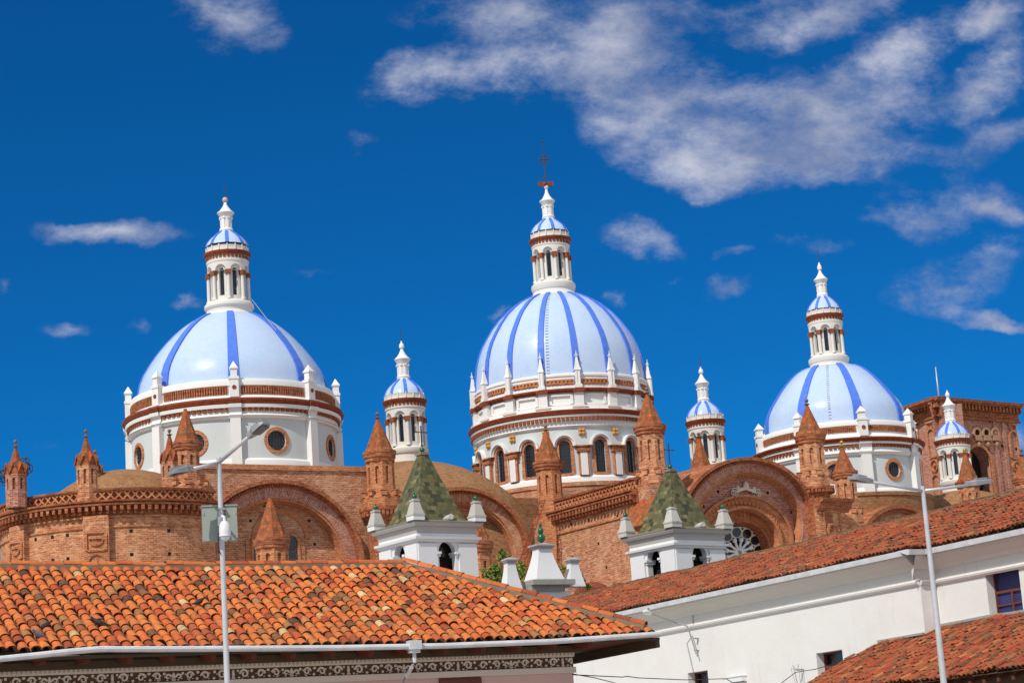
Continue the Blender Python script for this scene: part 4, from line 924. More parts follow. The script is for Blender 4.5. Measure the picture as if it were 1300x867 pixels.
# ---- right lunette with crossed keys and rose window
PC0 = at(845, 640, 142.5); PC1 = at(1030, 640, 150.5); eC = V((PC1.x-PC0.x, PC1.y-PC0.y, 0)).normalized(); MC = planeM(PC0, eC, V((eC.y, -eC.x, 0)))
def lunette_right():
    C = (950.7, 668.4)
    m = MB(); c2 = (945.5, 690)
    for i in range(60):
        a0, a1 = radians(-30+245*i/60), radians(-30+245*(i+1)/60)
        P = [MC.px(C[0]+76*cos(a0), C[1]-76*sin(a0), -.9), MC.px(C[0]+76*cos(a1), C[1]-76*sin(a1), -.9), MC.px(c2[0]+52*cos(a1), c2[1]-52*sin(a1), -.9), MC.px(c2[0]+52*cos(a0), c2[1]-52*sin(a0), -.9)]
        m.face([MC(*p, -.9) for p in P], P)
    u0 = MC.px(872, 700)[0]; u1 = MC.px(1030, 700)[0]; 
    root = m.build('lunette_wall', 'brick_pink', cath)
    m = MB(); m.mb(MC, MC.px(800, 690)[0], MC.px(1058, 690)[0], 0, MC.px(950, 735)[1], -6, -2.2); m.build('lower_wall', 'brick_warm', root)
    m = MB(); arch_ring(m, MC, *C, 84.6, 88.6, -9, .65, -30, 215, 60); arch_ring(m, MC, *C, 80.5, 84.1, -1, .12, -30, 215, 60); m.build('arch_cornice', 'brick_moulding', root)
    m = MB(); arch_dentils(m, MC, *C, 81, 83.8, 0, .25, 110, -25, 205); m.build('arch_dentils', 'brick_moulding', root)
    m = MB(); arch_ring(m, MC, *C, 69, 80.7, -1, 0, -30, 215, 60); m.build('archivolt', 'brick_pink', root)
    m = MB(); arch_ring(m, MC, *C, 66.5, 72, -1, -.15, -30, 215, 60); arch_ring(m, MC, *C, 64, 70, -1, -.45, -30, 215, 60); m.build('inner_moulding', 'brick_orange', root)
    c2 = (945.5, 690)
    m = MB(); arch_ring(m, MC, *c2, 59.5, 62.5, -1, -.55, -20, 200, 50); arch_ring(m, MC, *c2, 48, 59.6, -1, -.72, -20, 200, 50); arch_ring(m, MC, *c2, 44.5, 48.1, -1.4, -.5, -20, 200, 50); m.build('portal_arch', 'brick_orange', root)
    m = MB()
    for i in range(34):
        a = radians(-6+192*(i+.5)/34); R = 54.5; u, z = MC.px(c2[0]+R*cos(a), c2[1]-R*sin(a)); m.sphere(MC(u, z, -.68), .2, 7, 4); u, z = MC.px(c2[0]+(R+2.5)*cos(a+.04), c2[1]-(R+2.5)*sin(a+.04)); m.sphere(MC(u, z, -.68), .12, 6, 4)
    m.build('leaf_garland', 'terracotta', root)
    c3 = (942, 697)
    m = MB(); arch_ring(m, MC, *c3, 34.5, 56, -2.4, -1.25, -20, 200, 50); arch_ring(m, MC, *c3, 31.5, 42, -2.4, -1.6, -20, 200, 50); m.build('window_arch', 'brick_moulding', root)
    m = MB()
    for i in range(26):
        a = radians(5+70*(i+.5)/26); 
        for R in (40.5, 43): u, z = MC.px(c3[0]+R*cos(a), c3[1]-R*sin(a), -1.2); m.sphere(MC(u, z, -1.2), .1, 5, 3)
    m.build('bead_ornament', 'terracotta', root)
    c4 = (938.5, 701)
    m = MB(); disc(m, MC, *c4, 44, -2.3, 40); gl = m.build('rose_window', 'glass_dark', root)
    m = MB(); disc(m, MC, *c4, 33, -2.16, 40); m.build('rose_tracery', 'cream_stone', gl)
    dk = MB()
    def oval(cx, cy, ra, rb, ang, d=-2.13, n=14):
        P = []
        for q in range(n):
            t_ = 2*pi*q/n; x, y = ra*cos(t_), rb*sin(t_); P.append(MC.px(cx+x*cos(ang)-y*sin(ang), cy-x*sin(ang)-y*cos(ang), d))
        dk.face([MC(*p, d) for p in P], P)
    for i in range(12):
        a = 2*pi*i/12+.12; oval(c4[0]+25.5*cos(a), c4[1]-25.5*sin(a), 5.9, 5.6, a); oval(c4[0]+14*cos(a), c4[1]-14*sin(a), 5.0, 2.9, a)
        a2 = a+pi/12; oval(c4[0]+19.2*cos(a2), c4[1]-19.2*sin(a2), 1.3, 1.3, a2); oval(c4[0]+30.5*cos(a2), c4[1]-30.5*sin(a2), 1.5, 1.2, a2)
    dk.build('rose_light', 'glass_dark', gl)
    m = MB()
    for i in range(12):
        a2 = 2*pi*i/12+.12+pi/12; p = MC.px(c4[0]+3*cos(a2), c4[1]-3*sin(a2), -2.0); q = MC.px(c4[0]+16*cos(a2), c4[1]-16*sin(a2), -2.0); m.tube([MC(*p, -2.0), MC(*q, -2.0)], .085, 6); m.sphere(MC(*q, -2.0), .17, 8, 5)
    m.build('rose_spokes', 'white_trim', gl)
    # crossed keys under a tiara, pale stone
    m = MB()
    def K(x, y, d=-.7): u, z = MC.px(x, y, d); return MC(u, z, d)
    m.tube([K(934.5, 624), K(947, 620), K(959, 622.5)], .085, 7); m.tube([K(959.5, 625), K(947, 620.5), K(936, 620.5)], .085, 7)
    def bow(x, y, r=.17):
        c = K(x, y); m.tube([c+V((r*cos(a), 0, r*sin(a))) for a in [2*pi*i/12 for i in range(13)]], .055, 5, cap=False)
    for (x, y) in ((932.6, 622.3), (934.2, 626.2), (931.4, 625.3), (961.6, 623.8), (960.2, 627.4), (963.2, 626.6)): bow(x, y)
    for (x, y) in ((937, 619.6), (938.6, 621.8), (957.4, 621), (956, 623.2)): m.box(K(x, y), .1, .06, .14)
    for (x, y, r) in ((946.8, 617.4, .23), (946.8, 615.2, .2), (946.8, 613.2, .13)): m.sphere(K(x, y), r, 12, 7, (1, .7, .85))
    m.sphere(K(946.8, 611.4), .06, 6, 4); m.tube([K(943.5, 618.5), K(942.2, 620.8)], .06, 5); m.tube([K(950, 618.5), K(951.4, 620.8)], .06, 5)
    m.build('crossed_keys_emblem', 'cream_stone', root)
    m = MB()
    for (x, y) in ((911.5, 624), (893, 642.5), (974.6, 625.3), (1004.3, 650), (1014.8, 672)):
        u, z = MC.px(x, y, -.9); m = MB(); m.mb(MC, u-.1, u+.1, z-.1, z+.1, -1, -.885); m.build('putlog_hole', 'dark_void', root)
plaster('terracotta', (.44, .15, .05), amt=.5)
plaster('cream_stone', (.66, .58, .46), amt=.3)
lunette_right()

# ---- brick pier with sunk panels right of the rose lunette
def pier_right():
    M = planeM(at(1036, 660, 149.0), eC, V((eC.y, -eC.x, 0)))
    a = M.px(1038, 640)[0]; b = M.px(1072, 640)[0]; zt = M.px(1055, 636)[1]
    m = MB(); m.mb(M, a, b, 0, zt, -3, 0); root = m.build('corner_pier', 'brick_warm', cath)
    c = (a+b)/2-.1; h = (b-a)*.27; zz = M.px(1050, 650)[1]; z0 = M.px(1050, 672)[1]
    m = MB(); m.frame(M, c, h, lambda t: z0-1.4, lambda t: zz, .12, -.05, .1, 8)
    zc = M.px(1050, 674)[1]; m.frame(M, c, h*.62, lambda t: zc-h*.62*sqrt(max(0, 1-t*t)), lambda t: zc+h*.62*sqrt(max(0, 1-t*t)), .16, -.05, .13, 14); m.build('sunk_panel', 'brick_orange', root)
    m = MB(); zq = M.px(1055, 634)[1]
    m.sweep(M, a-.2, b+.3, [(zq-.9, 0), (zq-.7, .2), (zq-.65, .35), (zq-.3, .5), (zq-.2, .75), (zq, .8), (zq+.1, -.3)], 1); m.build('pier_cornice', 'brick_moulding', root)
    m = MB(); MQ = planeM(at(1080, 660, 152.0), eC, V((eC.y, -eC.x, 0))); a2 = MQ.px(1066, 660); b2 = MQ.px(1100, 660)
    m.face([MQ(a2[0], 0, 0), MQ(b2[0], 0, 0), MQ(b2[0], MQ.px(1095, 668)[1], 0), MQ(a2[0], MQ.px(1070, 648)[1], 0)]); m.mb(MQ, a2[0], b2[0]+2, 0, MQ.px(1095, 668)[1], -6, -.05); m.build('sloping_wall', 'brick_warm', root)
pier_right()
def arch_far():
    M = planeM(at(1140, 650, 173.0), eC, V((eC.y, -eC.x, 0)))
    m = MB(); C = (1143, 690); disc(m, M, *C, 46, -.3, 30, -10, 190); root = m.build('lunette_wall', 'brick_tan', cath)
    m = MB(); arch_ring(m, M, *C, 45, 50, -4, .3, -10, 190); arch_ring(m, M, *C, 40, 45.1, -1, 0, -10, 190); m.build('arch_cornice', 'brick_moulding', root)
arch_far()

# ---- apse at the far left
ZP = 22.5
AP = (-26.4, 138.0); RP = 7.6
MP = cylM(AP[0], AP[1], RP)
def apse():
    zl = ZP-.16-.62; uu = RP*radians(-105), RP*radians(62)
    m = MB(); m.mb(MP, uu[0], uu[1], 0, zl, -.5, 0, 48); root = m.build('apse_wall', 'brick_warm', cath)
    edges = [-105, -58, -13, 6, 35, 60]
    z = parapet_course(MP, uu[0], uu[1], ZP, root, 48, lat=.56, step=.5)
    m = MB(); m.mb(MP, uu[0], uu[1], z-.78, z-.68, -.1, .09, 48); m.build('string_course', 'brick_orange', root); m = MB(); m.mb(MP, uu[0], uu[1], z-.16, z-.06, -.1, .14, 48); m.build('string_course', 'brick_orange', root)
    m = MB()
    for a in (-42, .4):
        u = RP*radians(a); m.mb(MP, u-.75, u+.75, 0, z-.05, -.1, .42, 3)
    m.build('apse_pilaster', 'brick_warm', root)
    for a in (-42, .4):
        u = RP*radians(a); m = MB(); zt = z-1.15
        m.frame(MP, u, .5, lambda t: zt-1.0, lambda t: zt, .1, .4, .52, 6)
        m.frame(MP, u, .42, lambda t: zt-6, lambda t: zt-1.75+.42*sqrt(max(0, 1-t*t)), .12, .4, .54, 12); m.build('sunk_panel', 'brick_orange', root)
        m = MB(); zc = zt-.45; m.frame(MP, u, .36, lambda t: zt-.35-.36*sqrt(max(0, 1-t*t)), lambda t: zt-.35, .08, .4, .52, 10); m.build('panel_swag', 'brick_orange', root)
    m = MB()
    for a in (-32, -14, 16, 34, -22):
        for dz in (1.15, 2.6): u = RP*radians(a); m = MB(); m.mb(MP, u-.1, u+.1, z-dz, z-dz+.2, -.1, .012); m.build('putlog_hole', 'dark_void', root)
apse()
# corner block between apse and the left lunette: niche and rosette medallion
def corner_block():
    M = planeM(at(208, 660, 134.0), eA, nA); a = M.px(207, 660)[0]; b = M.px(266, 660)[0]; zt = M.px(240, 636)[1]
    m = MB(); m.mb(M, a, b, 0, zt-.2, -5, 0); root = m.build('corner_block', 'brick_warm', cath)
    z = parapet_course(M, a-.1, b+.1, M.px(240, 622)[1], root, lat=.5, step=.5)
    m = MB(); zz = M.px(250, 666)[1]; z2 = M.px(250, 686)[1]
    m.mb(M, a, b, z-.78, z-.68, -.1, .09)
    for x in (211, 228, 264): u = M.px(x, 690)[0]; m.mb(M, u-.16, u+.16, 0, z-.8, -.1, .14)
    m.build('corner_strips', 'brick_orange', root)
    m = MB(); u = M.px(223.5, 690)[0]; h = .34; m.frame(M, u, h, lambda t: z2-6, lambda t: z2-.1+h*sqrt(max(0, 1-t*t)), .1, -.05, .09, 10); m.build('blind_niche', 'brick_orange', root)
    u, zc = M.px(249, 699); R = .52
    m = MB(); m.frame(M, u, R, lambda t: zc-R*sqrt(max(0, 1-t*t)), lambda t: zc+R*sqrt(max(0, 1-t*t)), .16, -.05, .14, 20); m.build('medallion_ring', 'brick_orange', root)
    m = MB()
    for i in range(9): a_ = 2*pi*i/9; m.sphere(M(u+.2*cos(a_), zc+.2*sin(a_), .05), .12, 6, 4)
    m.sphere(M(u, zc, .1), .13, 8, 5); m.build('medallion_rosette', 'terracotta', root)
    m = MB(); m.mb(M, u-.55, u+.55, zz-.1, zz, -.05, .12); m.frame(M, u, .5, lambda t: zz-.08-.42*sqrt(max(0, 1-t*t)), lambda t: zz-.08, .08, -.05, .09, 10); m.build('panel_swag', 'brick_orange', root)
corner_block()

# ---- brick turrets
def turret(px, D, ytip, yeave, rE, ycor, rB, ybot, ball=None, ballmat='rust_ball', style='round', merlon=None, corbel=None, name='brick_turret', label=None, phase=22.5, mat='brick_warm', py=None):
    A = Ax(px, (yeave+ybot)/2, D); n = 8; ph = radians(phase)
    RB = A.r(rB); RE = A.r(rE); zb = A.z(ybot, RB); ze = A.z(yeave); zc = A.z(ycor, RB); zt = A.z(ytip)
    # body with narrow blind niches
    m = MB(); ap = RB*cos(pi/8); sd_ = 2*RB*sin(pi/8)
    for k in range(8):
        a = ph+(k+.5)*2*pi/8; nx, ny = sin(a), -cos(a); M = planeM((A.x+ap*nx, A.y+ap*ny), (cos(a), sin(a)), (nx, ny))
        h = sd_*.17; top = zc-(zc-zb)*.16; bot = zb+(zc-zb)*.30
        m.hole(M, -sd_/2, sd_/2, zb, zc, 0, h, lambda t: bot, lambda t: top-h+h*sqrt(max(0, 1-t*t)), 0, .16, 6, 1)
        m.panel(M, 0, h, lambda t: bot, lambda t: top-h+h*sqrt(max(0, 1-t*t)), -.16, 6)
    root = m.build(name, mat, cath, label)
    if style == 'round':
        m = MB(); H = ze-zc
        m.lathe(A.x, A.y, [(RB, zc-H*.1), (RB+(RE-RB)*.35, zc), (RB+(RE-RB)*.4, zc+H*.25), (RB+(RE-RB)*.8, zc+H*.35), (RB+(RE-RB)*.85, zc+H*.65), (RE*1.02, zc+H*.75), (RE*1.02, ze), (RE*.9, ze+.02)], 24, ph); m.build('turret_cornice', 'brick_moulding', root)
        m = MB(); r0 = RE*.92; rt = A.r(1.8); Hh = zt-ze
        prof = [(r0, ze), (r0*.86, ze+Hh*.10)] + [(r0*.86*(1-t)+rt*t, ze+Hh*(.10+.90*t)) for t in (.25, .5, .75, 1)]
        m.lathe(A.x, A.y, prof, 8, ph, smooth=False); m.build('conical_roof', 'cone_tiles', root)
        m = MB()       # scalloped eaves
        ns = 16
        for i in range(ns):
            a = 2*pi*(i+.5)/ns; X = V((cos(a), sin(a), 0)); Y = V((sin(a), -cos(a), 0)); c = V((A.x, A.y, ze)) + Y*r0*.94; w = pi*r0/ns*.95
            up = (V((0, 0, 1))*1.0 - Y*.45).normalized(); pts = [c + X*w*cos(t) + up*(w*1.2*sin(t)) for t in [pi*j/6 for j in range(7)]]
            pin = [p - Y*.22 + V((0, 0, .05)) for p in pts]
            m.face(pts[::-1]); 
            for j in range(6): m.face([pts[j], pts[j+1], pin[j+1], pin[j]])
        m.build('scalloped_eave', 'brick_moulding', root)
    else:
        m = MB(); Hh = zt-ze; g_ = (ze-zc)
        for k in range(8):          # gablets on each face, roof planes between
            a = ph+(k+.5)*2*pi/8; ap2 = RE*cos(pi/8); s2 = 2*RE*sin(pi/8)
            nx, ny = sin(a), -cos(a); M = planeM((A.x+ap*nx, A.y+ap*ny), (cos(a), sin(a)), (nx, ny))
            m.face([M(-sd_/2, zc, .0), M(sd_/2, zc, .0), M(0, zc+g_*1.15, .0)])
            M3_ = planeM((A.x+ap2*nx, A.y+ap2*ny), (cos(a), sin(a)), (nx, ny))
            for sg in (-1, 1):
                P = [M3_(sg*s2/2, zc-.05, .02), M3_(0, zc+g_*1.15, .02), M3_(0, zc+g_*1.15+.13, .02), M3_(sg*s2/2, zc+.07, .02)]
                m.face(P); m.face([p - V((nx, ny, 0))*.2 for p in P]); m.face([P[0], P[1], P[1]-V((nx, ny, 0))*.2, P[0]-V((nx, ny, 0))*.2])
        m.build('gablets', 'brick_moulding', root)
        m = MB(); rt = A.r(1.8)
        for k in range(8):
            a = ph+(k+.5)*2*pi/8; a0 = ph+k*2*pi/8; a1 = a0+2*pi/8
            c0 = V((A.x+RE*sin(a0), A.y-RE*cos(a0), zc)); c1 = V((A.x+RE*sin(a1), A.y-RE*cos(a1), zc)); g0 = V((A.x+RE*.86*sin(a), A.y-RE*.86*cos(a), zc+g_*1.2))
            zi = zc+(zt-zc)*.52; ri = RE*.44; H2 = zt-zi
            def ring_(b, r, z): return V((A.x+r*sin(b), A.y-r*cos(b), z))
            m.face([c0, g0, ring_(a, ri, zi), ring_(a0, ri, zi)], [(-.4, 0), (0, .4), (0, 1.1), (-.15, 1.1)]); m.face([g0, c1, ring_(a1, ri, zi), ring_(a, ri, zi)], [(0, .4), (.4, 0), (.15, 1.1), (0, 1.1)])
            m.face([ring_(a0, ri, zi), ring_(a1, ri, zi), ring_(a1, rt, zt), ring_(a0, rt, zt)], [(-.15, 1.1), (.15, 1.1), (.06, 2.3), (-.06, 2.3)])
        m.build('conical_roof', 'cone_tiles', root)
    if ball:
        r = A.r(2.5); z = A.z(ball); m = MB(); m.tube([(A.x, A.y, zt-.1), (A.x, A.y, z)], r*.42, 8)
        m.lathe(A.x, A.y, [(r*.4, zt), (r*1.5, zt+(z-zt)*.25), (r*1.5, zt+(z-zt)*.32), (r*.4, zt+(z-zt)*.4)], 12); m.sphere((A.x, A.y, z), r, 12, 8); m.build('ball_finial', ballmat, root)
    z_low = zb
    if merlon:
        y0, y1, rm = merlon; R = A.r(rm); z1 = A.z(y0, R); z0 = A.z(y1, R); m = MB()
        m.lathe(A.x, A.y, [(RB*1.02, zb+.6), (RB*1.06, zb), (R*.96, z1-.1), (R, z1-.12), (R, z0)], 8, ph, smooth=False)
        for k in range(8):
            a = ph+(k+0)*2*pi/8; X = V((cos(a), sin(a), 0)); Y = V((sin(a), -cos(a), 0)); q = V((A.x, A.y, 0))+Y*R*.93
            h = A.r(6.5)/2; m.box((q.x, q.y, z1+h*.7), R*.15, R*.11, h, X, Y); m.box((q.x, q.y, z1+h*1.75), R*.19, R*.15, h*.12, X, Y)
        mo = m.build('turret_base', mat, root); z_low = z0
        # flared corbel table
        if corbel:
            y2, r2_ = corbel; z2 = A.z(y2, R); m = MB(); H = z0-z2; 
            m.lathe(A.x, A.y, [(A.r(r2_), z2-8), (A.r(r2_), z2), (R*.9, z2+H*.35), (R*.92, z2+H*.45), (R*1.1, z2+H*.6), (R*1.12, z2+H*.72), (R*1.24, z2+H*.8), (R*1.24, z0-.02), (R, z0+.02)], 8, ph, smooth=False); m.build('corbel_table', 'brick_moulding', root)
            m = MB()
            for i in range(32):
                a = 2*pi*(i+.5)/32; X = V((cos(a), sin(a), 0)); Y = V((sin(a), -cos(a), 0)); q = V((A.x, A.y, 0))+Y*R*1.05
                m.box((q.x, q.y, z2+H*.66), .09, .14, H*.12, X, Y)
            m.build('corbel_blocks', 'brick_moulding', root)
    m = MB(); m.lathe(A.x, A.y, [(RB*.98, 12 if style == 'round' else z_low-.7), (RB*.98, z_low)], 8, ph, smooth=False); m.build('turret_shaft', mat, root)
    return root
turret(20.5, 131.0, 569, 592, 15.5, 601, 13.5, 629, ball=560.5, style='gable', mat='brick_pink')
turret(110.3, 130.6, 556.5, 581, 15.5, 589, 13.3, 624, ball=547.3, style='gable')
turret(121.5, 138, 580, 592, 9.5, 599, 8, 622, ball=573.5, style='gable')
turret(216.5, 136.5, 553.5, 578, 13.5, 586, 11.8, 612, ball=546.8, style='gable')
turret(237.5, 136.8, 519, 562, 18.5, 570, 15.8, 612, style='round', merlon=(613, 634, 24), phase=10)
turret(483, 142.5, 532, 573.5, 21, 584, 18, 625, ball=525.5, merlon=(627, 641, 24), corbel=(668, 19), phase=12, mat='brick_orange')
turret(346, 116, 632, 684, 23.5, 694.5, 20.8, 735, ball=None, phase=12, mat='brick_orange')
turret(697.5, 150, 547.5, 587, 19.8, 595, 16.3, 640, ball=541, phase=12, mat='brick_orange')
turret(827, 141.5, 500.5, 541, 21, 549, 17.6, 598, ball=493.5, merlon=(600, 612, 22), corbel=(640, 19), phase=12)
turret(1030.5, 150.5, 515, 552.5, 20, 561, 17.3, 600, ball=508.5, merlon=(602, 616, 21), corbel=(634, 20), phase=14)
turret(1074.5, 158, 568, 599, 16.8, 606, 14.5, 648, ball=561.5, ballmat='yellow_glaze', merlon=(650, 662, 19), phase=12)
turret(892.5, 160, 556, 597, 17, 604, 14.5, 640, ball=551, ballmat='rust_ball', phase=10)
turret(1232, 166, 576, 611, 16.5, 617, 14.0, 665, ball=571, ballmat='yellow_glaze', phase=12)
turret(1304, 160, 580, 607, 15, 613, 13, 665, ball=571, phase=12)
turret(607, 118, 641, 689, 22, 700, 18.5, 770, ball=636, phase=14, mat='brick_orange')

# ---- brick facade tower at the far right
def facade_tower():
    c = at(1187, 504, 200.0); Z = c.z; r_ = atz(1296, 513.5, Z); l_ = atz(1128, 524, Z)
    eR = V((r_.x-c.x, r_.y-c.y, 0)); LR = eR.length; eR.normalize(); eL = V((l_.x-c.x, l_.y-c.y, 0)); LL = eL.length; eL.normalize()
    nR = V((eR.y, -eR.x, 0)); nL = V((-eL.y, eL.x, 0))
    MR = planeM(c, eR, nR); ML = planeM(c, -eL, nL)
    # right-hand face with the big arched opening
    root = None; m = MB(); uo, zo = MR.px(1248, 588); ho = .5*(MR.px(1262, 600)[0]-MR.px(1232, 600)[0]); z0 = 0
    hi = lambda t: zo+ho*1.0*sqrt(max(0, 1-t*t)); lo = lambda t: zo-9
    m.hole(MR, 0, LR-.5, 0, Z-.6, uo, ho, lo, hi, -.5, 1.4, 16, 2)
    m.mb(ML, -LL, 0, 0, Z-.6, -3, -.5); root = m.build('facade_tower', 'brick_pink', cath, 'square brown brick tower at the far right, behind a small white turret')
    m = MB(); m.face([MR(LR-.5, 0, -.5), MR(LR-.5, 0, -12), MR(LR-.5, Z-.6, -12), MR(LR-.5, Z-.6, -.5)]); m.face([MR(-.3, Z-.6, -.5), MR(LR-.5, Z-.6, -.5), MR(LR-.5, Z-.6, -12), MR(-.3, Z-.6, -12)]); m.build('tower_back', 'brick_pink', root)
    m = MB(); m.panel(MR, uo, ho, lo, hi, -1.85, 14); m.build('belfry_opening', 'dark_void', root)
    m = MB(); m.frame(MR, uo, ho, lo, hi, .3, -.6, -.35, 16); m.build('opening_frame', 'brick_orange', root)
    m = MB(); m.tube([MR(uo+.2, zo-3.4, -1.0), MR(uo+1.0, zo-1.7, -1.0), MR(uo-.9, zo-1.6, -1.1)], .12, 6); m.build('bell_beam', 'iron_dark', root)
    for M, u0, u1 in ((MR, -.12, LR), (ML, -LL, .12)):
        m = MB(); m.sweep(M, u0, u1, [(Z-1.85, -.5), (Z-1.85, -.25), (Z-1.65, -.2), (Z-1.65, -.44), (Z-1.0, -.44), (Z-.95, -.4), (Z-.42, -.38), (Z-.4, .15), (Z-.28, .2), (Z-.26, .38), (Z-.1, .42), (Z, .45), (Z+.1, -1)], 1); m.build('tower_cornice', 'brick_moulding', root)
        m = MB(); nd = int((u1-u0)/.5)
        for i in range(nd):
            u = u0+(u1-u0)*(i+.5)/nd; m.mb(M, u-.13, u+.13, Z-.95, Z-.42, -.4, .1)
        m.build('tower_brackets', 'brick_moulding', root)
    def pan(M, x, yt, w, mt='brick_orange'):
        u, z = M.px(x, yt, -.5); m = MB()
        m.mb(M, u-w*1.15, u+w*1.15, z-.06, z+.1, -.55, -.28); m.frame(M, u, w*.8, lambda t: z-.12-w*.8*sqrt(max(0, 1-t*t)), lambda t: z-.12, .1, -.55, -.34, 10)
        m.frame(M, u, w*.85, lambda t: z-3.3, lambda t: z-1.2+w*.85*sqrt(max(0, 1-t*t)), .15, -.55, -.32, 12)
        zc = z-4.2; R_ = w*.8; m.frame(M, u, R_, lambda t: zc-R_*sqrt(max(0, 1-t*t)), lambda t: zc+R_*sqrt(max(0, 1-t*t)), .14, -.55, -.3, 16)
        m.frame(M, u, w*.85, lambda t: zc-7, lambda t: zc-1.15+w*.85*sqrt(max(0, 1-t*t))-.3, .15, -.55, -.32, 12); m.build('sunk_panel', mt, root)
        m = MB(); m.sphere(M(u, zc, -.45), w*.4, 8, 5, (1, 1, 1)); m.build('panel_rosette', 'terracotta', root)
    pan(MR, 1283.5, 539, .55); pan(ML, 1181.5, 536, .6)
    m = MB()
    for x in (1196, 1264, 1275): u = MR.px(x, 560, -.5)[0]; m.mb(MR, u-.2, u+.2, 0, Z-1.85, -.6, -.36)
    for x in (1166, 1190): u = ML.px(x, 560, -.5)[0]; m.mb(ML, u-.2, u+.2, 0, Z-1.85, -.6, -.36)
    m.build('corner_strips', 'brick_pink', root)
    m = MB()
    for x in (1239.5, 1251, 1262.3):
        u, z = MR.px(x, 550, -.5); m.frame(MR, u, .38, lambda t: z-.2, lambda t: z+.38*sqrt(max(0, 1-t*t)), .2, -.55, -.3, 8)
        m.mb(MR, u-.5, u+.5, z-.75, z-.4, -.55, -.2); m.sphere(MR(u, z-1.1, -.4), .28, 6, 4); m.sphere(MR(u-.8, z-.8, -.42), .2, 6, 4)
    m.build('niche_trio', 'pale_clay', root)
    m = MB()
    for x in (1239.5, 1251, 1262.3):
        u, z = MR.px(x, 550, -.5); m = MB(); m.panel(MR, u, .36, lambda t: z-.2, lambda t: z+.36*sqrt(max(0, 1-t*t)), -.47, 8); m.build('niche_hole', 'dark_void', root)
    for (x, y) in ((1255, 571), (1257, 535), (1272, 566), (1290, 570), (1200, 520), (1271, 600)): u, z = MR.px(x, y, -.5); m = MB(); m.mb(MR, u-.14, u+.14, z-.14, z+.14, -.6, -.485); m.build('putlog_hole', 'dark_void', root)
    p = at(1189, 466, 203); q = at(1192, 504, 203); m = MB(); m.tube([(q.x, q.y, q.z-1), (p.x-.1, p.y, p.z)], .09, 6, .05); m.build('mast', 'galvanised', root)
plaster('yellow_brick', (.60, .40, .22), amt=.5); plaster('pale_clay', (.42, .24, .15), amt=.6)
facade_tower()

# ---- guy wire of the left dome and conductor on the central one
m = MB(); p = A1.z(377); a = at(318, 378, 150); b = at(350, 419, 146); m.tube([a, b], .02, 4); m.build('guy_wire', 'galvanised', cath)
def rung(A, sp, ang, n=30):
    dm = A.rz(sp['shell'], False); m = MB(); seg = []
    a = radians(ang)
    for (r0, z0), (r1, z1) in zip(dm[1:], dm[2:]):
        for i in range(3): t = i/3; seg.append((r0+(r1-r0)*t, z0+(z1-z0)*t))
    for r, z in seg:
        for s in (-1, 1):
            pass
        X = V((cos(a), sin(a), 0)); Y = V((sin(a), -cos(a), 0)); c = V((A.x, A.y, z))+Y*(r+.04); m = MB()
        m.box(c, .10, .02, .012, X, Y); m.box(c-X*.09, .01, .03, .03, X, Y); m.box(c+X*.09, .01, .03, .03, X, Y); m.build('step_iron', 'galvanised', cath)
rung(A2, sp2, -8.5); rung(A3, sp3, -12)

# ---- cathedral body that carries everything, mostly hidden
def body():
    m = MB(); e = V((.83, .56, 0)); n_ = V((e.y, -e.x, 0))
    for A, r, z in ((A1, 6.0, A1.z(640)), (A2, 6.4, A2.z(640)), (A3, 6.4, A3.z(660))):
        m.box((A.x, A.y, z/2), r, r, z/2, e, n_)
    c = (V((A1.x, A1.y, 0))+V((A3.x, A3.y, 0)))/2
    m.box((c.x, c.y, 8), 38, 7.5, 8, e, n_)
    m.build('cathedral_body', 'brick_tan', cath)
body()

# ---- iron ladder leaning on the wall and scroll lamps behind the far-left turrets
def ladder():
    a = at(668, 697, 146.0); b = at(689, 634, 147.5); loc = (a.x, a.y, 0); t = thing('iron_ladder', 'rusty red lattice ladder leaning between the middle lunette and the side wall', 'ladder', loc)
    w = A2.r(2.9); d = (b-a); a0 = a - d*.9
    for s in (-1, 1):
        m = MB(); m.tube([a0+V((s*w, 0, 0)), b+V((s*w, 0, 0))], .035, 6); m.build('rail', 'rust_iron', t)
    n = 26
    for i in range(n):
        p = a0+(b-a0)*(i/n); q = a0+(b-a0)*((i+1)/n); m = MB(); m.tube([p+V((-w, 0, 0)), q+V((w, 0, 0))] if i % 2 else [p+V((w, 0, 0)), q+V((-w, 0, 0))], .022, 5); m.tube([p+V((-w, 0, 0)), p+V((w, 0, 0))], .022, 5); m.build('rung', 'rust_iron', t)
ladder()
def scroll(px, py, D, lab, s=1.0):
    p = at(px, py, D); m = MB(); 
    for k in range(3):
        pts = []
        for i in range(22): a = i*.45+k*2.1; r = .38*s*(1-i/26); pts.append(p + V((r*cos(a)+.12*k-.12, .1*k, r*sin(a)-.22*k)))
        m.tube(pts, .045, 5)
    for k in range(8): m.sphere(p+V((random.uniform(-.4, .5)*s, 0, random.uniform(-.5, .4)*s)), .1, 6, 4)
    m.tube([p+V((-.2, 0, -.3)), p+V((-.35, 0, -7))], .08, 6)
    solo(m, 'iron_scroll_finial', 'iron_dark', (p.x-.35, p.y, p.z-7), lab, 'finial', 'iron scroll finials behind the apse')
scroll(33, 586, 150, 'curled dark iron finial showing to the right of the leftmost whole turret')
scroll(2, 602, 150, 'curled dark iron finial at the very left edge of the photo', .9)

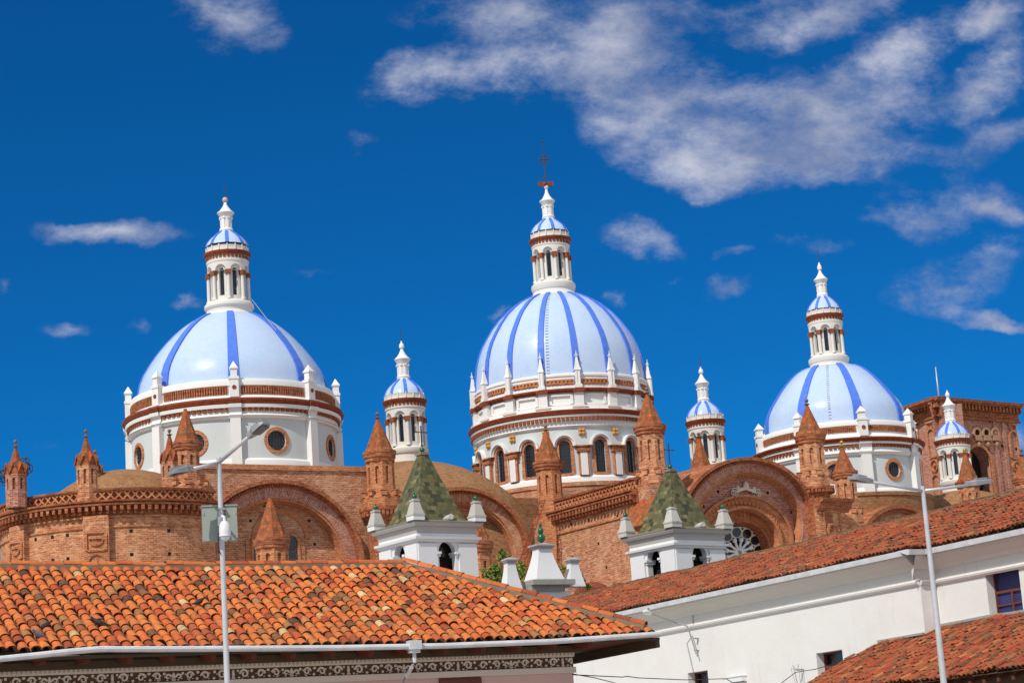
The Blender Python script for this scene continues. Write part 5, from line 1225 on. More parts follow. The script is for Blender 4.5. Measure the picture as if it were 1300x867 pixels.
# ================================================================== the two white belfries
def belfry(c_px, l_px, r_px, Z, apex, lab, stone, niche_y):
    c = atz(*c_px, Z); l = atz(*l_px, Z); r = atz(*r_px, Z)
    eR = V((r.x-c.x, r.y-c.y, 0)); side = eR.length; eL0 = V((l.x-c.x, l.y-c.y, 0)); side = (side+eL0.length)/2*.945
    eR.normalize(); eL = V((-eR.y, eR.x, 0)); nR = V((eR.y, -eR.x, 0)); nL = -eR
    cen = c + (eR+eL)*side/2
    t = thing('belfry', lab, 'belfry', (cen.x, cen.y, 0), 'white belfries with green tiled roofs')
    bs = side*.415; oh = side/2-bs            # half width of the body, overhang of the cornice
    c0 = V((cen.x, cen.y, 0)) - eR*bs - eL*bs
    MR = planeM(c0, eR, nR); ML = planeM(c0 + eL*2*bs, -eL, nL); MBk = planeM(c0+eR*2*bs, eL, eR); MBb = planeM(c0+eR*2*bs+eL*2*bs, -eR, eL)
    K = side/5.0*1.0; zt = Z-1.15*K
    zs = MR.px(*niche_y)[1]; h = bs*.29
    m = MB()
    for M in (MR, ML, MBk, MBb):
        hw = h if M in (MR, MBb) else h*1.0
        m.hole(M, 0, 2*bs, 0, zt, bs, hw, lambda t: zs-2.6, lambda t: zs+hw*sqrt(max(0, 1-t*t)), 0, bs*.2, 12, 1)
    m.build('belfry_wall', 'belfry_white', t)
    for M in (MR, ML):
        m = MB(); pw = bs*.62
        for (a, b) in ((-.03, pw), (2*bs-pw, 2*bs+.03)): m.mb(M, a, b, 0, zt-.12, -.02, .09)
        m.build('corner_pilaster', 'belfry_white', t)
        m = MB()
        for s in (-1, 1):
            a, b = (bs-h-.16*K, bs-h+.06) if s < 0 else (bs+h-.06, bs+h+.16*K)
            m.mb(M, a, b, zs-.12, zs-.02, -bs*.3, .12); m.mb(M, a+.05, b-.02, zs-.22, zs-.12, -bs*.3, .07)
        m.build('impost', 'belfry_white', t)
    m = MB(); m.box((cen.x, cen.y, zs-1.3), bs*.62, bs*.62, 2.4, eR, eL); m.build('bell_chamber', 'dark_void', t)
    m = MB(); bl = c0+eR*bs-nR*bs*.35; m.lathe(bl.x, bl.y, [(.30*K, zs-.2), (.24*K, zs), (.2*K, zs+.18), (.1*K, zs+.3), (0.001, zs+.32)], 14); m.build('bell', 'iron_dark', t)
    # entablature swept round all four sides
    def around(prof, nm, mat):
        m = MB()
        for (z0, d0), (z1, d1) in zip(prof, prof[1:]):
            P = []
            for z, d in ((z0, d0), (z1, d1)):
                q = bs+d; P.append([V((cen.x, cen.y, z))+eR*q*a+eL*q*b for a, b in ((-1, -1), (1, -1), (1, 1), (-1, 1))])
            for i in range(4): m.face([P[0][i], P[0][(i+1) % 4], P[1][(i+1) % 4], P[1][i]])
        return m.build(nm, mat, t)
    around([(zt-.05, 0.0), (zt-.05, .10), (zt+.04, .12), (zt+.06, .2*1), (zt+.16, .22), (zt+.18, .06), (zt+.30, .06)], 'architrave', 'belfry_white')
    around([(zt+.28, .05), (zt+.45, .08), (zt+.62, oh*.45), (Z-.30*K, oh*.75), (Z-.14*K, oh*.98), (Z-.06*K, oh*1.0)], 'cove_cornice', 'cornice_grey')
    around([(Z-.07*K, oh*.9), (Z-.07*K, oh*1.06), (Z+.0, oh*1.05), (Z+.06, oh*.5), (Z+.08, -bs)], 'cornice_slab', 'concrete_cap')
    # steep pyramid roof, slightly bell-cast
    za = None; A = Ax(apex[0], apex[1], cen.y); v = V((cen.x, cen.y, 0))-EYE; a_ = (433.5-apex[1])/F; za = -(v.dot(UP)-a_*v.dot(FW))/(UP.z-a_*FW.z)
    m = MB(); q0 = bs*.88; H = za-Z
    prof = [(q0*1.0, Z+.04), (q0*.88, Z+H*.12), (q0*.66, Z+H*.36), (q0*.40, Z+H*.66), (q0*.13, za)]
    acc = 0
    for (w0, z0), (w1, z1) in zip(prof, prof[1:]):
        dl = math.hypot(z1-z0, w1-w0)
        for i, (a, b) in enumerate((((-1, -1), (1, -1)), ((1, -1), (1, 1)), ((1, 1), (-1, 1)), ((-1, 1), (-1, -1)))):
            def Q(w, z, s): return V((cen.x, cen.y, z))+eR*w*s[0]+eL*w*s[1]
            m.face([Q(w0, z0, a), Q(w0, z0, b), Q(w1, z1, b), Q(w1, z1, a)], [(i*7-w0, acc), (i*7+w0, acc), (i*7+w1, acc+dl), (i*7-w1, acc+dl)])
        acc += dl
    m.build('pyramid_roof', 'green_tiles', t)
    m = MB(); m.box((cen.x, cen.y, za+.02), q0*.18, q0*.18, .06, eR, eL); m.build('roof_cap', 'concrete_cap', t)
    m = MB(); m.lathe(cen.x, cen.y, [(.09*K, za), (.06*K, za+.10*K), (.09*K, za+.16*K)], 12); m.sphere((cen.x, cen.y, za+.30*K), .16*K, 12, 8); m.build('roof_finial', 'green_glaze', t)
    m = MB(); zc = za+.45*K; m.tube([(cen.x, cen.y, zc-.1), (cen.x, cen.y, zc+1.35*K)], .035, 5); m.tube([V((cen.x, cen.y, zc+.95*K))-eR*.38*K, V((cen.x, cen.y, zc+.95*K))+eR*.38*K], .022, 5)
    for s in (-1, 1): m.sphere(V((cen.x, cen.y, zc+.95*K))+eR*s*.38*K, .04, 6, 4)
    m.build('iron_cross', 'iron_dark', t)
    for (a, b) in ((-1, -1), (1, -1), (-1, 1), (1, 1)):
        q = V((cen.x, cen.y, 0))+(eR*a+eL*b)*(bs+oh*.35); m = MB(); w = .40*K
        m.box((q.x, q.y, Z+.16*K), w, w, .14*K, eR, eL); m.build('pedestal_foot', 'belfry_white' if stone != 'mossy_stone' else stone, t)
        m = MB(); m.box((q.x, q.y, Z+.345*K), w*1.08, w*1.08, .035, eR, eL); m.box((q.x, q.y, Z+.78*K), w*.98, w*.98, .42*K, eR, eL, top=.48); m.box((q.x, q.y, Z+1.22*K), w*.6, w*.6, .03, eR, eL); m.box((q.x, q.y, Z+1.27*K), w*.35, w*.35, .04, eR, eL); m.build('pedestal', stone, t)
        m = MB(); m.lathe(q.x, q.y, [(.06, Z+1.28*K), (.05, Z+1.34*K)], 8); m.sphere((q.x, q.y, Z+1.46*K), .15*K, 12, 8, (1, 1, 1.15)); m.sphere((q.x, q.y, Z+1.66*K), .05*K, 8, 5)
        if not (stone == 'mossy_stone' and (a, b) == (-1, -1)): m.build('urn_finial', 'green_glaze', t)
    m = MB(); q = V((cen.x, cen.y, 0))+eR*bs*.1-eL*(bs+oh*.2); m.tube([V((q.x, q.y, Z+.12))+eL*.3, V((q.x, q.y, Z+.2))-eL*.2], .13, 8); m.build('rain_spout', 'mossy_stone', t)
    return t
plaster('cornice_grey', (.42, .40, .39), amt=.4)
plaster('stone_pale', (.46, .44, .41), stain=(.5, .5, .46), amt=.8)
belfry((526, 660), (476.5, 675.5), (621.5, 662.5), 13.4, (536.5, 577), 'white belfry with mottled green roof and pale pedestals, directly behind the orange roof ridge', 'stone_pale', (563, 699.5))
belfry((854, 669), (801, 685), (926, 671.5), 13.4, (855, 598), 'white belfry with yellowish green roof and black-stained pedestals, in front of the rose window', 'mossy_stone', (882, 704))

# ================================================================== white pedestals above the chapel gable
def gable():
    P = atz(690, 742, 12.4); e = V((.80, -.60, 0)).normalized(); e = V((.86, .50, 0)); n_ = V((.50, -.86, 0))
    k = ((P-EYE).dot(FW))/F
    t = thing('gable_pediment', 'white stepped pediment of three flared pedestals with green urns, between the two tiled roofs', 'pediment', (P.x, P.y, 0))
    def ped(px, ytop, ycap, ybase, wt, wb, urns, D, off=0):
        A = Ax(px, ycap, D); z0 = A.z(ybase); z1 = A.z(ycap); X, Y = e, V((-e.y, e.x, 0)); m = MB()
        n = 10; H = z1-z0; W0, W1 = A.r(wb)*.80, A.r(wt)*.80
        prof = [(W0, z0), (W0*.97, z0+H*.10)] + [(W1+(W0*.95-W1)*(1-sin(pi/2*i/n))**.75, z0+H*.10+H*.90*i/n) for i in range(n+1)]
        for (w0, a), (w1, b) in zip(prof, prof[1:]):
            for s0, s1 in (((-1, -1), (1, -1)), ((1, -1), (1, 1)), ((1, 1), (-1, 1)), ((-1, 1), (-1, -1))):
                def Q(w, z, s): return V((A.x, A.y, z))+X*w*s[0]+Y*w*s[1]*.8
                m.face([Q(w0, a, s0), Q(w0, a, s1), Q(w1, b, s1), Q(w1, b, s0)])
        ob = m.build('pedestal', 'belfry_white', t)
        m = MB(); hh = A.r(2.2)
        for q, (f, zz) in enumerate(((1.12, .0), (1.3, .8), (1.46, 1.6))): m.box((A.x, A.y, z1+hh*(zz+.4)), W1*f, W1*f*.85, hh*.42, X, Y)
        zc = z1+hh*2.4; m.box((A.x, A.y, zc+hh*.5), W1*1.4, W1*1.2, hh*.5, X, Y, top=.3); m.build('pedestal_cap', 'cornice_grey', t)
        zc += hh*.9
        m = MB(); zt = A.z(ytop); H2 = zt-zc
        if urns: 
            m.lathe(A.x, A.y, [(.08, zc), (.06, zc+H2*.06)], 8); m.sphere((A.x, A.y, zc+H2*.26), H2*.2, 12, 8, (1, 1, 1.1)); m.sphere((A.x, A.y, zc+H2*.60), H2*.135, 12, 8, (1, 1, 1.25)); m.sphere((A.x, A.y, zc+H2*.86), H2*.07, 8, 6, (1, 1, 1.6))
        else: m.lathe(A.x, A.y, [(H2*.35, zc), (H2*.15, zc+H2*.2)], 8); m.sphere((A.x, A.y, zc+H2*.5), H2*.36, 12, 8)
        m.build('urn', 'green_glaze', t)
    Y0 = P.y
    ped(688, 663, 697, 739, 12, 26, True, Y0); ped(647, 703, 715, 757, 7.4, 16.5, False, Y0-1.2); ped(727, 704, 715, 745, 7.4, 14.5, False, Y0+1.0)
    A = Ax(692, 740, Y0); m = MB(); X = e; Y = V((-e.y, e.x, 0)); zt = A.z(737.5)
    m.box((A.x, A.y+.1, zt-.13), A.r(31), .95, .13, X, Y); m.build('coping_slab', 'grey_stone', t)
    m = MB(); m.box((A.x-.25, A.y, zt-.42), A.r(24), .75, .16, X, Y); m.build('stone_step', 'grey_stone', t)
    m = MB(); m.box((A.x, A.y+.1, (zt-.55)/2), A.r(27), .6, (zt-.55)/2, X, Y); m.build('gable_wall', 'belfry_white', t)
PD = atz(690, 742, 12.4).y; gable()
def leaves(mb, c, r, n, s=.12):
    for i in range(n):
        d = V((random.gauss(0, 1), random.gauss(0, 1), random.gauss(0, 1))).normalized()*r*random.uniform(.35, 1)
        p = V(c)+d; a = V((random.gauss(0, 1), random.gauss(0, 1), random.gauss(0, 1))).normalized(); b = a.orthogonal().normalized(); w = s*random.uniform(.6, 1.3)
        mb.col = random.random(); mb.face([p-a*w, p-b*w*.6, p+a*w, p+b*w*.6]); mb.col = None
def vine(spots, D, lab, stems):
    base = at(spots[0][0], spots[0][1], D); t = thing('climbing_plant', lab, 'plant', (base.x, base.y, 0), 'leafy plants behind the white pediment')
    m = MB()
    for (x, y, r, n) in spots: p = at(x, y, D+random.uniform(-.4, .4)); leaves(m, p, r, n, .09)
    m.build('foliage', 'leaf_green', t)
    m = MB()
    for (x, y, r, n) in spots: q = at(x, y, D); m.tube([(base.x, base.y, 6), ((base.x+q.x)/2, q.y, (q.z+6)/2+.6), q], .015, 5)
    m.build('stem', 'beam_wood', t)
vine([(619, 735, .45, 150), (628, 722, .32, 80), (637, 708, .30, 80), (638, 700, .2, 40), (632, 728, .35, 90), (613, 724, .16, 20), (630, 738, .35, 90), (613, 740, .25, 50)], PD+2.5, 'tall bright green plant left of the smallest white pedestal', 3)
vine([(661, 720, .33, 110), (663, 728, .25, 60), (659, 734, .2, 40)], PD+2, 'green plant between the left and the middle white pedestals', 2)
vine([(715, 722, .2, 40), (741, 739, .22, 40), (747, 744, .2, 40), (738, 731, .12, 20)], PD+2, 'low green plant at the right pedestal, above the old tiles', 2)
# small brown canopy over a chapel door behind the pediment
def canopy():
    A = Ax(752, 738, PD+12); t = MB(); R = A.r(27); z = A.z(731)
    for i in range(12):
        a0, a1 = pi*i/12, pi*(i+1)/12
        t.face([V((A.x-R*cos(a0), A.y-1.2, z-1.6+.0+1.6*sin(a0)*.55)), V((A.x-R*cos(a1), A.y-1.2, z-1.6+1.6*sin(a1)*.55)), V((A.x-R*cos(a1), A.y+1.5, z-1.2+1.9*sin(a1)*.55)), V((A.x-R*cos(a0), A.y+1.5, z-1.2+1.9*sin(a0)*.55))])
        t.face([V((A.x-R*cos(a0), A.y-1.2, 0)), V((A.x-R*cos(a1), A.y-1.2, 0)), V((A.x-R*cos(a1), A.y-1.2, z-1.6+1.6*sin(a1)*.55)), V((A.x-R*cos(a0), A.y-1.2, z-1.6+1.6*sin(a0)*.55))])
    solo(t, 'brick_porch', 'red_cornice', (A.x, A.y, 0), 'low curved dark red brick porch roof behind the right white pedestal', 'porch')
canopy()

# ================================================================== tiled roofs
def tile(mb, P, ax, side, up, L, r0, r1, seg=6, rnd=.5, convex=True, lip=True):
    """one clay tile: half tube along ax from P (low end) of length L; r0 low radius, r1 high radius"""
    mb.col = max(.001, rnd); sg = 1 if convex else -1
    lo_ = [P + side*r0*cos(pi*i/seg) + up*sg*r0*.74*sin(pi*i/seg) for i in range(seg+1)]
    hi_ = [P + ax*L + side*r1*cos(pi*i/seg) + up*sg*r1*.74*sin(pi*i/seg) for i in range(seg+1)]
    for i in range(seg): mb.face([lo_[i], lo_[i+1], hi_[i+1], hi_[i]], None, True)
    if lip:
        mb.col = .93; k = .72; li = [P + side*r0*k*cos(pi*i/seg) + up*sg*r0*.74*k*sin(pi*i/seg) for i in range(seg+1)]; hi2 = [q + ax*.10 for q in li]  # dark lip: dirt plus the shaded gap beneath it, both put into the colour
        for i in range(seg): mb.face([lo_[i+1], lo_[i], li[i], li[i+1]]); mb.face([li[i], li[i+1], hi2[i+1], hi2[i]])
    mb.col = None
def tile_roof(E0, e, n, slope, L, s0, s1, pitch, row, inside, dz, name, mat, parent, seg=6, jit=1.0):
    ax = V((n.x, n.y, slope)).normalized(); up = e.cross(ax).normalized(); Ls = L*sqrt(1+slope*slope); m = MB()
    if up.z < 0: up = -up
    ncol = int((s1-s0)/pitch); nrow = int(Ls/row)+1
    for c in range(ncol):
        s = s0+(c+.5)*pitch
        for r in range(nrow):
            l = r*row*cos(math.atan(slope)); 
            if inside(s, l+.12):
                P = E0 + e*s + ax*(r*row) + V((0, 0, dz(s, l)))
                j = jit
                yaw = random.gauss(0, .022)*j; axx = (ax+e*yaw).normalized()
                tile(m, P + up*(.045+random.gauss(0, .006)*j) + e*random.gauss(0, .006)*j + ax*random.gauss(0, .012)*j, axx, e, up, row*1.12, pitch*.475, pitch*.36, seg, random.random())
            if inside(s+pitch/2, l+.12):
                P = E0 + e*(s+pitch/2) + ax*(r*row+.03) + V((0, 0, dz(s, l)))
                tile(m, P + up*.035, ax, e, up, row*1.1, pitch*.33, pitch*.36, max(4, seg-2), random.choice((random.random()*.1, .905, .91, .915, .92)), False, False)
    return m.build(name, mat, parent)

# ---- left building
def left_house():
    th = radians(26); e = V((cos(th), sin(th), 0)); n = V((-sin(th), cos(th), 0)); Z = 5.1; slope = .50; L = 4.34
    E0 = atz(430, 819, Z); dz = lambda s, l=0: .0024*s*s-.03 if s < 0 else .0008*s*s-.03
    t = thing('tiled_house', 'low pink-walled house with bright orange clay tile roof and carved grey frieze under the eaves', 'house', (E0.x, E0.y, 0))
    sc = planeM((E0.x, E0.y), e, -n).px(837, 803)[0]          # corner of the eaves
    sr = planeM(((E0+n*L).x, (E0+n*L).y), e, -n).px(512, 715)[0]; hk = (sc-sr)/L
    sL = -15.0
    inside = lambda s, l: l < L and s < sc - l*hk + .06
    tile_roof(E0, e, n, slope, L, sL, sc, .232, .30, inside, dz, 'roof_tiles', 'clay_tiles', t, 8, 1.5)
    def R(s, l, h=0.): return E0 + e*s + n*l + V((0, 0, slope*l + dz(s) + h))
    m = MB(); N_ = 12
    for i in range(N_):
        a, b = sL+(sr-sL)*i/N_, sL+(sr-sL)*(i+1)/N_; m.face([R(a, 0, -.03), R(b, 0, -.03), R(b, L, -.03), R(a, L, -.03)])
        m.face([R(a, L, -.03), R(b, L, -.03), R(b, 2*L, -.03-2*slope*L+slope*0), R(a, 2*L, -.03-2*slope*L)])
    m.face([R(sr, 0, -.03), R(sc, 0, -.03), R(sr, L, -.03)]); 
    c2 = E0+e*sc+n*(2*L)+V((0, 0, dz(sc))); m.face([R(sc, 0, -.03), c2, R(sr, L, -.03)]); m.face([c2, R(sr, 2*L, -.03-2*slope*L), R(sr, L, -.03)])
    m.build('roof_deck', 'beam_wood', t)
    # ridge and hip: mortar bedding with cap tiles
    m = MB(); mo = MB()
    def ridge_line(Pa, Pb, w=.12):
        d = (Pb-Pa); LL = d.length; d.normalize(); sd_ = d.cross(V((0, 0, 1))).normalized(); up = sd_.cross(d); k = int(LL/.38)
        for i in range(k):
            P = Pa+d*(LL*i/k); tile(m, P+up*(.10+random.gauss(0, .008)), (d+sd_*random.gauss(0, .015)).normalized(), sd_, up, LL/k*1.1, .125, .105, 7, random.random()*.72)
        mo.box((Pa+Pb)/2+up*.03, LL/2, w, .065, d, sd_, up)
    for i in range(12):
        a = sL+(sr-sL)*i/12; b = sL+(sr-sL)*(i+1)/12; ridge_line(R(a, L, .0), R(b, L, .0))
    ridge_line(R(sc-.25, .2, .05), R(sr, L, .03)); 
    m.build('ridge_tiles', 'clay_tiles', t); mo.build('ridge_mortar', 'ridge_mortar', t)
    # walls
    ov = 1.05; W0 = E0 + n*ov; M = planeM((W0.x, W0.y), e, -n); uc = M.px(727, 845)[0]
    zw = Z-.02
    z_b1 = M.px(640, 822.5)[1]; z_b0 = M.px(640, 831)[1]; z_d0 = M.px(640, 834.5)[1]; z_f1 = M.px(640, 836.5)[1]; z_f0 = M.px(640, 849.5)[1]; z_m0 = M.px(640, 857)[1]
    tl = lambda u: 0
    m = MB(); m.mb(M, sL, uc, 0, z_m0, -6.0, 0); m.build('wall', 'pink_wall', t)
    m = MB(); ua, ub = M.px(557, 862)[0], M.px(610, 862)[0]; m.mb(M, ua, ub, 1.0, z_m0-.004, -.2, .03); m.mb(M, ua-.0, ub+.0, z_m0-.16, z_m0-.05, -.1, .06); m.build('door_frame', 'window_wood', t)
    m = MB(); m.mb(M, sL, uc+.03, z_m0, z_f0, -1, .10, 1); m.mb(M, sL, uc+.02, z_f1, z_b0, -1, .075); m.build('frieze_band', 'grey_plaster', t)
    m = MB(); m.mb(M, sL, uc+.01, z_f0, z_f1, -.5, .02); m.build('frieze_ground', 'frieze_brown', t)
    m = MB(); k = 0; u = sL
    while u < uc: m.mb(M, u, u+.045, z_d0, z_b0-.004, .06, .12); u += .095
    m.build('dentil_strip', 'grey_plaster', t)
    m = MB(); m.mb(M, sL, uc+.2, z_b0, z_b1, -.2, .2); m.build('wall_beam', 'beam_wood', t)
    # carved scrollwork: mirrored volutes with leaves, repeated along the band
    H = z_f1-z_f0; zc = (z_f0+z_f1)/2
    def ribbon(mb, pts, w, d0=.02, d1=.055):
        Q = []
        for i, p in enumerate(pts):
            a = pts[max(0, i-1)]; b = pts[min(len(pts)-1, i+1)]; tx, tz = b[0]-a[0], b[1]-a[1]; l = math.hypot(tx, tz) or 1; ww = w*(1-.5*i/len(pts)); Q.append(((p[0]-tz/l*ww, p[1]+tx/l*ww), (p[0]+tz/l*ww, p[1]-tx/l*ww)))
        for (a, b), (c, d) in zip(Q, Q[1:]):
            mb.face([M(*a, d1), M(*b, d1), M(*d, d1), M(*c, d1)]); mb.face([M(*a, d1), M(*c, d1), M(*c, d0), M(*a, d0)]); mb.face([M(*b, d1), M(*d, d1), M(*d, d0), M(*b, d0)])
    def blob(mb, u, z, r, ez=1.0, d=.055, n=9):
        P = [(u+r*cos(2*pi*i/n), z+r*ez*sin(2*pi*i/n)) for i in range(n)]; mb.face([M(*p, d) for p in P])
        for i in range(n): mb.face([M(*P[i], d), M(*P[(i+1) % n], d), M(*P[(i+1) % n], .02), M(*P[i], .02)])
    m = MB(); unit = 2.55; u0 = sL-1; idx = 0
    while u0 < uc:
        for sg in (-1, 1):
            c = u0+unit/2
            def vol(cu, cz, r, turns, start, dirn, w):
                pts = []
                for i in range(18): f = i/17; a = start+dirn*turns*2*pi*f; rr = r*(1-.72*f); pts.append((cu+rr*cos(a), cz+rr*sin(a)))
                return [p for p in pts if p[0] < uc-.02]
            for (du, dz_, r, tn, st, dr, w) in ((.24, .01, .40, 1.2, pi, -1, .09), (.60, -.02, .36, 1.1, 0, 1, .085), (.93, .03, .34, 1.2, pi, -1, .08), (1.16, -.05, .26, .9, 0, 1, .08)):
                pts = vol(c+sg*du, zc+dz_*H, r*H*1.05, tn, st if sg > 0 else pi-st, dr*sg, w)
                if len(pts) > 3:
                    ribbon(m, pts, w*H*1.25)
                    for q in range(5):
                        a = q*1.3+du*7; bu = c+sg*du+r*H*1.22*cos(a); bz = zc+dz_*H+r*H*1.12*sin(a)
                        if bu < uc-.05 and z_f0+.02 < bz < z_f1-.02: blob(m, bu, bz, .05*H+.02*H*((q*7) % 3), .8+.2*(q % 2), .05, 7)
            for (du, dz_, r, ez) in ((.40, .28, .10, 1.1), (.42, -.3, .11, .9), (.76, .3, .12, .8), (.78, -.27, .10, 1), (1.08, .25, .1, 1), (.10, .3, .08, 1), (.12, -.33, .09, .8), (.95, -.36, .08, .7)):
                if c+sg*du < uc-.06: blob(m, c+sg*du, zc+dz_*H, r*H*1.3, ez)
        if c < uc-.1: blob(m, c, zc, .13*H, 2.6); blob(m, c, zc+.3*H, .12*H, .8); blob(m, c, zc-.36*H, .2*H, .5)
        if u0 < uc-.1 and u0 > sL: blob(m, u0, zc, .15*H, 2.4); blob(m, u0, zc-.3*H, .2*H, .7)
        u0 += unit
    m.build('carved_scrollwork', 'grey_plaster', t)
    # soffit, rafters, fascia
    m = MB(); zs = z_b1
    for i in range(10):
        a, b = sL+(sc-sL)*i/10, sL+(sc-sL)*(i+1)/10
        m.face([R(a, .06, -.10), R(b, .06, -.10), W0+e*min(b, uc+.2)+V((0, 0, zs-W0.z+.12+slope*.0)), W0+e*min(a, uc+.2)+V((0, 0, zs-W0.z+.12))])
    m.build('soffit', 'wood_soffit', t)
    s = sL+.3; 
    while s < uc+.3:
        m = MB(); a = R(s, .16, -.22); b = W0+e*s+V((0, 0, zs-W0.z+.02)); d = (b-a).normalized(); m.box((a+b)/2, (b-a).length/2, .055, .075, d, e, d.cross(e)); m.box(a+d*.10, .12, .053, .05, d, e, d.cross(e)); m.build('rafter_end', 'dark_wood', t); s += .86
    m = MB(); m.sweep(planeM((E0.x, E0.y), e, -n), sL, sc, [(Z-.10, -.05), (Z-.10, .0), (Z-.04, .0), (Z-.04, -.05)]); 
    cR = E0+e*sc; m.box(cR+n*L-e*.06+V((0, 0, -.16)), L, .05, .10, n, e); m.build('fascia_board', 'beam_wood', t)
    m = MB(); m.face([cR+V((0, 0, -.06)), cR+n*2*L+V((0, 0, -.06)), cR+n*2*L-e*ov+V((0, 0, zs-Z+.12)), cR-e*ov+n*ov+V((0, 0, zs-Z+.12))]); m.build('side_soffit', 'dark_wood', t)
    # gutter: sags at the left end
    G = []; MG = planeM((E0-n*.10).xy.to_3d(), e, -n)
    for (x, y) in ((-260, 868), (-120, 851), (0, 836), (45, 831.5), (85, 827), (125, 823.5), (200, 823.6), (290, 823), (430, 822), (560, 819.5), (700, 814), (837, 804.5)):
        u, z = MG.px(x, y); G.append(MG(u, z, 0))
    m = MB(); m.tube(G, .062, 10); m.build('gutter', 'gutter_white', t)
    m = MB(); u, z = MG.px(525, 814); z2 = MG.px(525, 826)[1]; hw = .135
    m.mb(MG, u-hw, u+hw, z2+.03, z+.02, -.1, .12); m.box(MG(u, z2, 0), hw*.8, .09, .04, e, n); m.build('rain_hopper', 'gutter_white', t)
    P = [MG(u, z2, 0)]
    for (x, y, d) in ((526.5, 840, .0), (523, 846, -.1), (516, 858, -.4), (505, 880, -.85)):
        uu, zz = MG.px(x, y, d); P.append(MG(uu, zz, d))
    uu = P[-1]; P.append(uu+V((0, 0, -3))); m = MB(); m.tube(P, .042, 8); m.build('downpipe', 'gutter_white', t)
    return t, R, sc, L
house, RL, scL, LL_ = left_house()
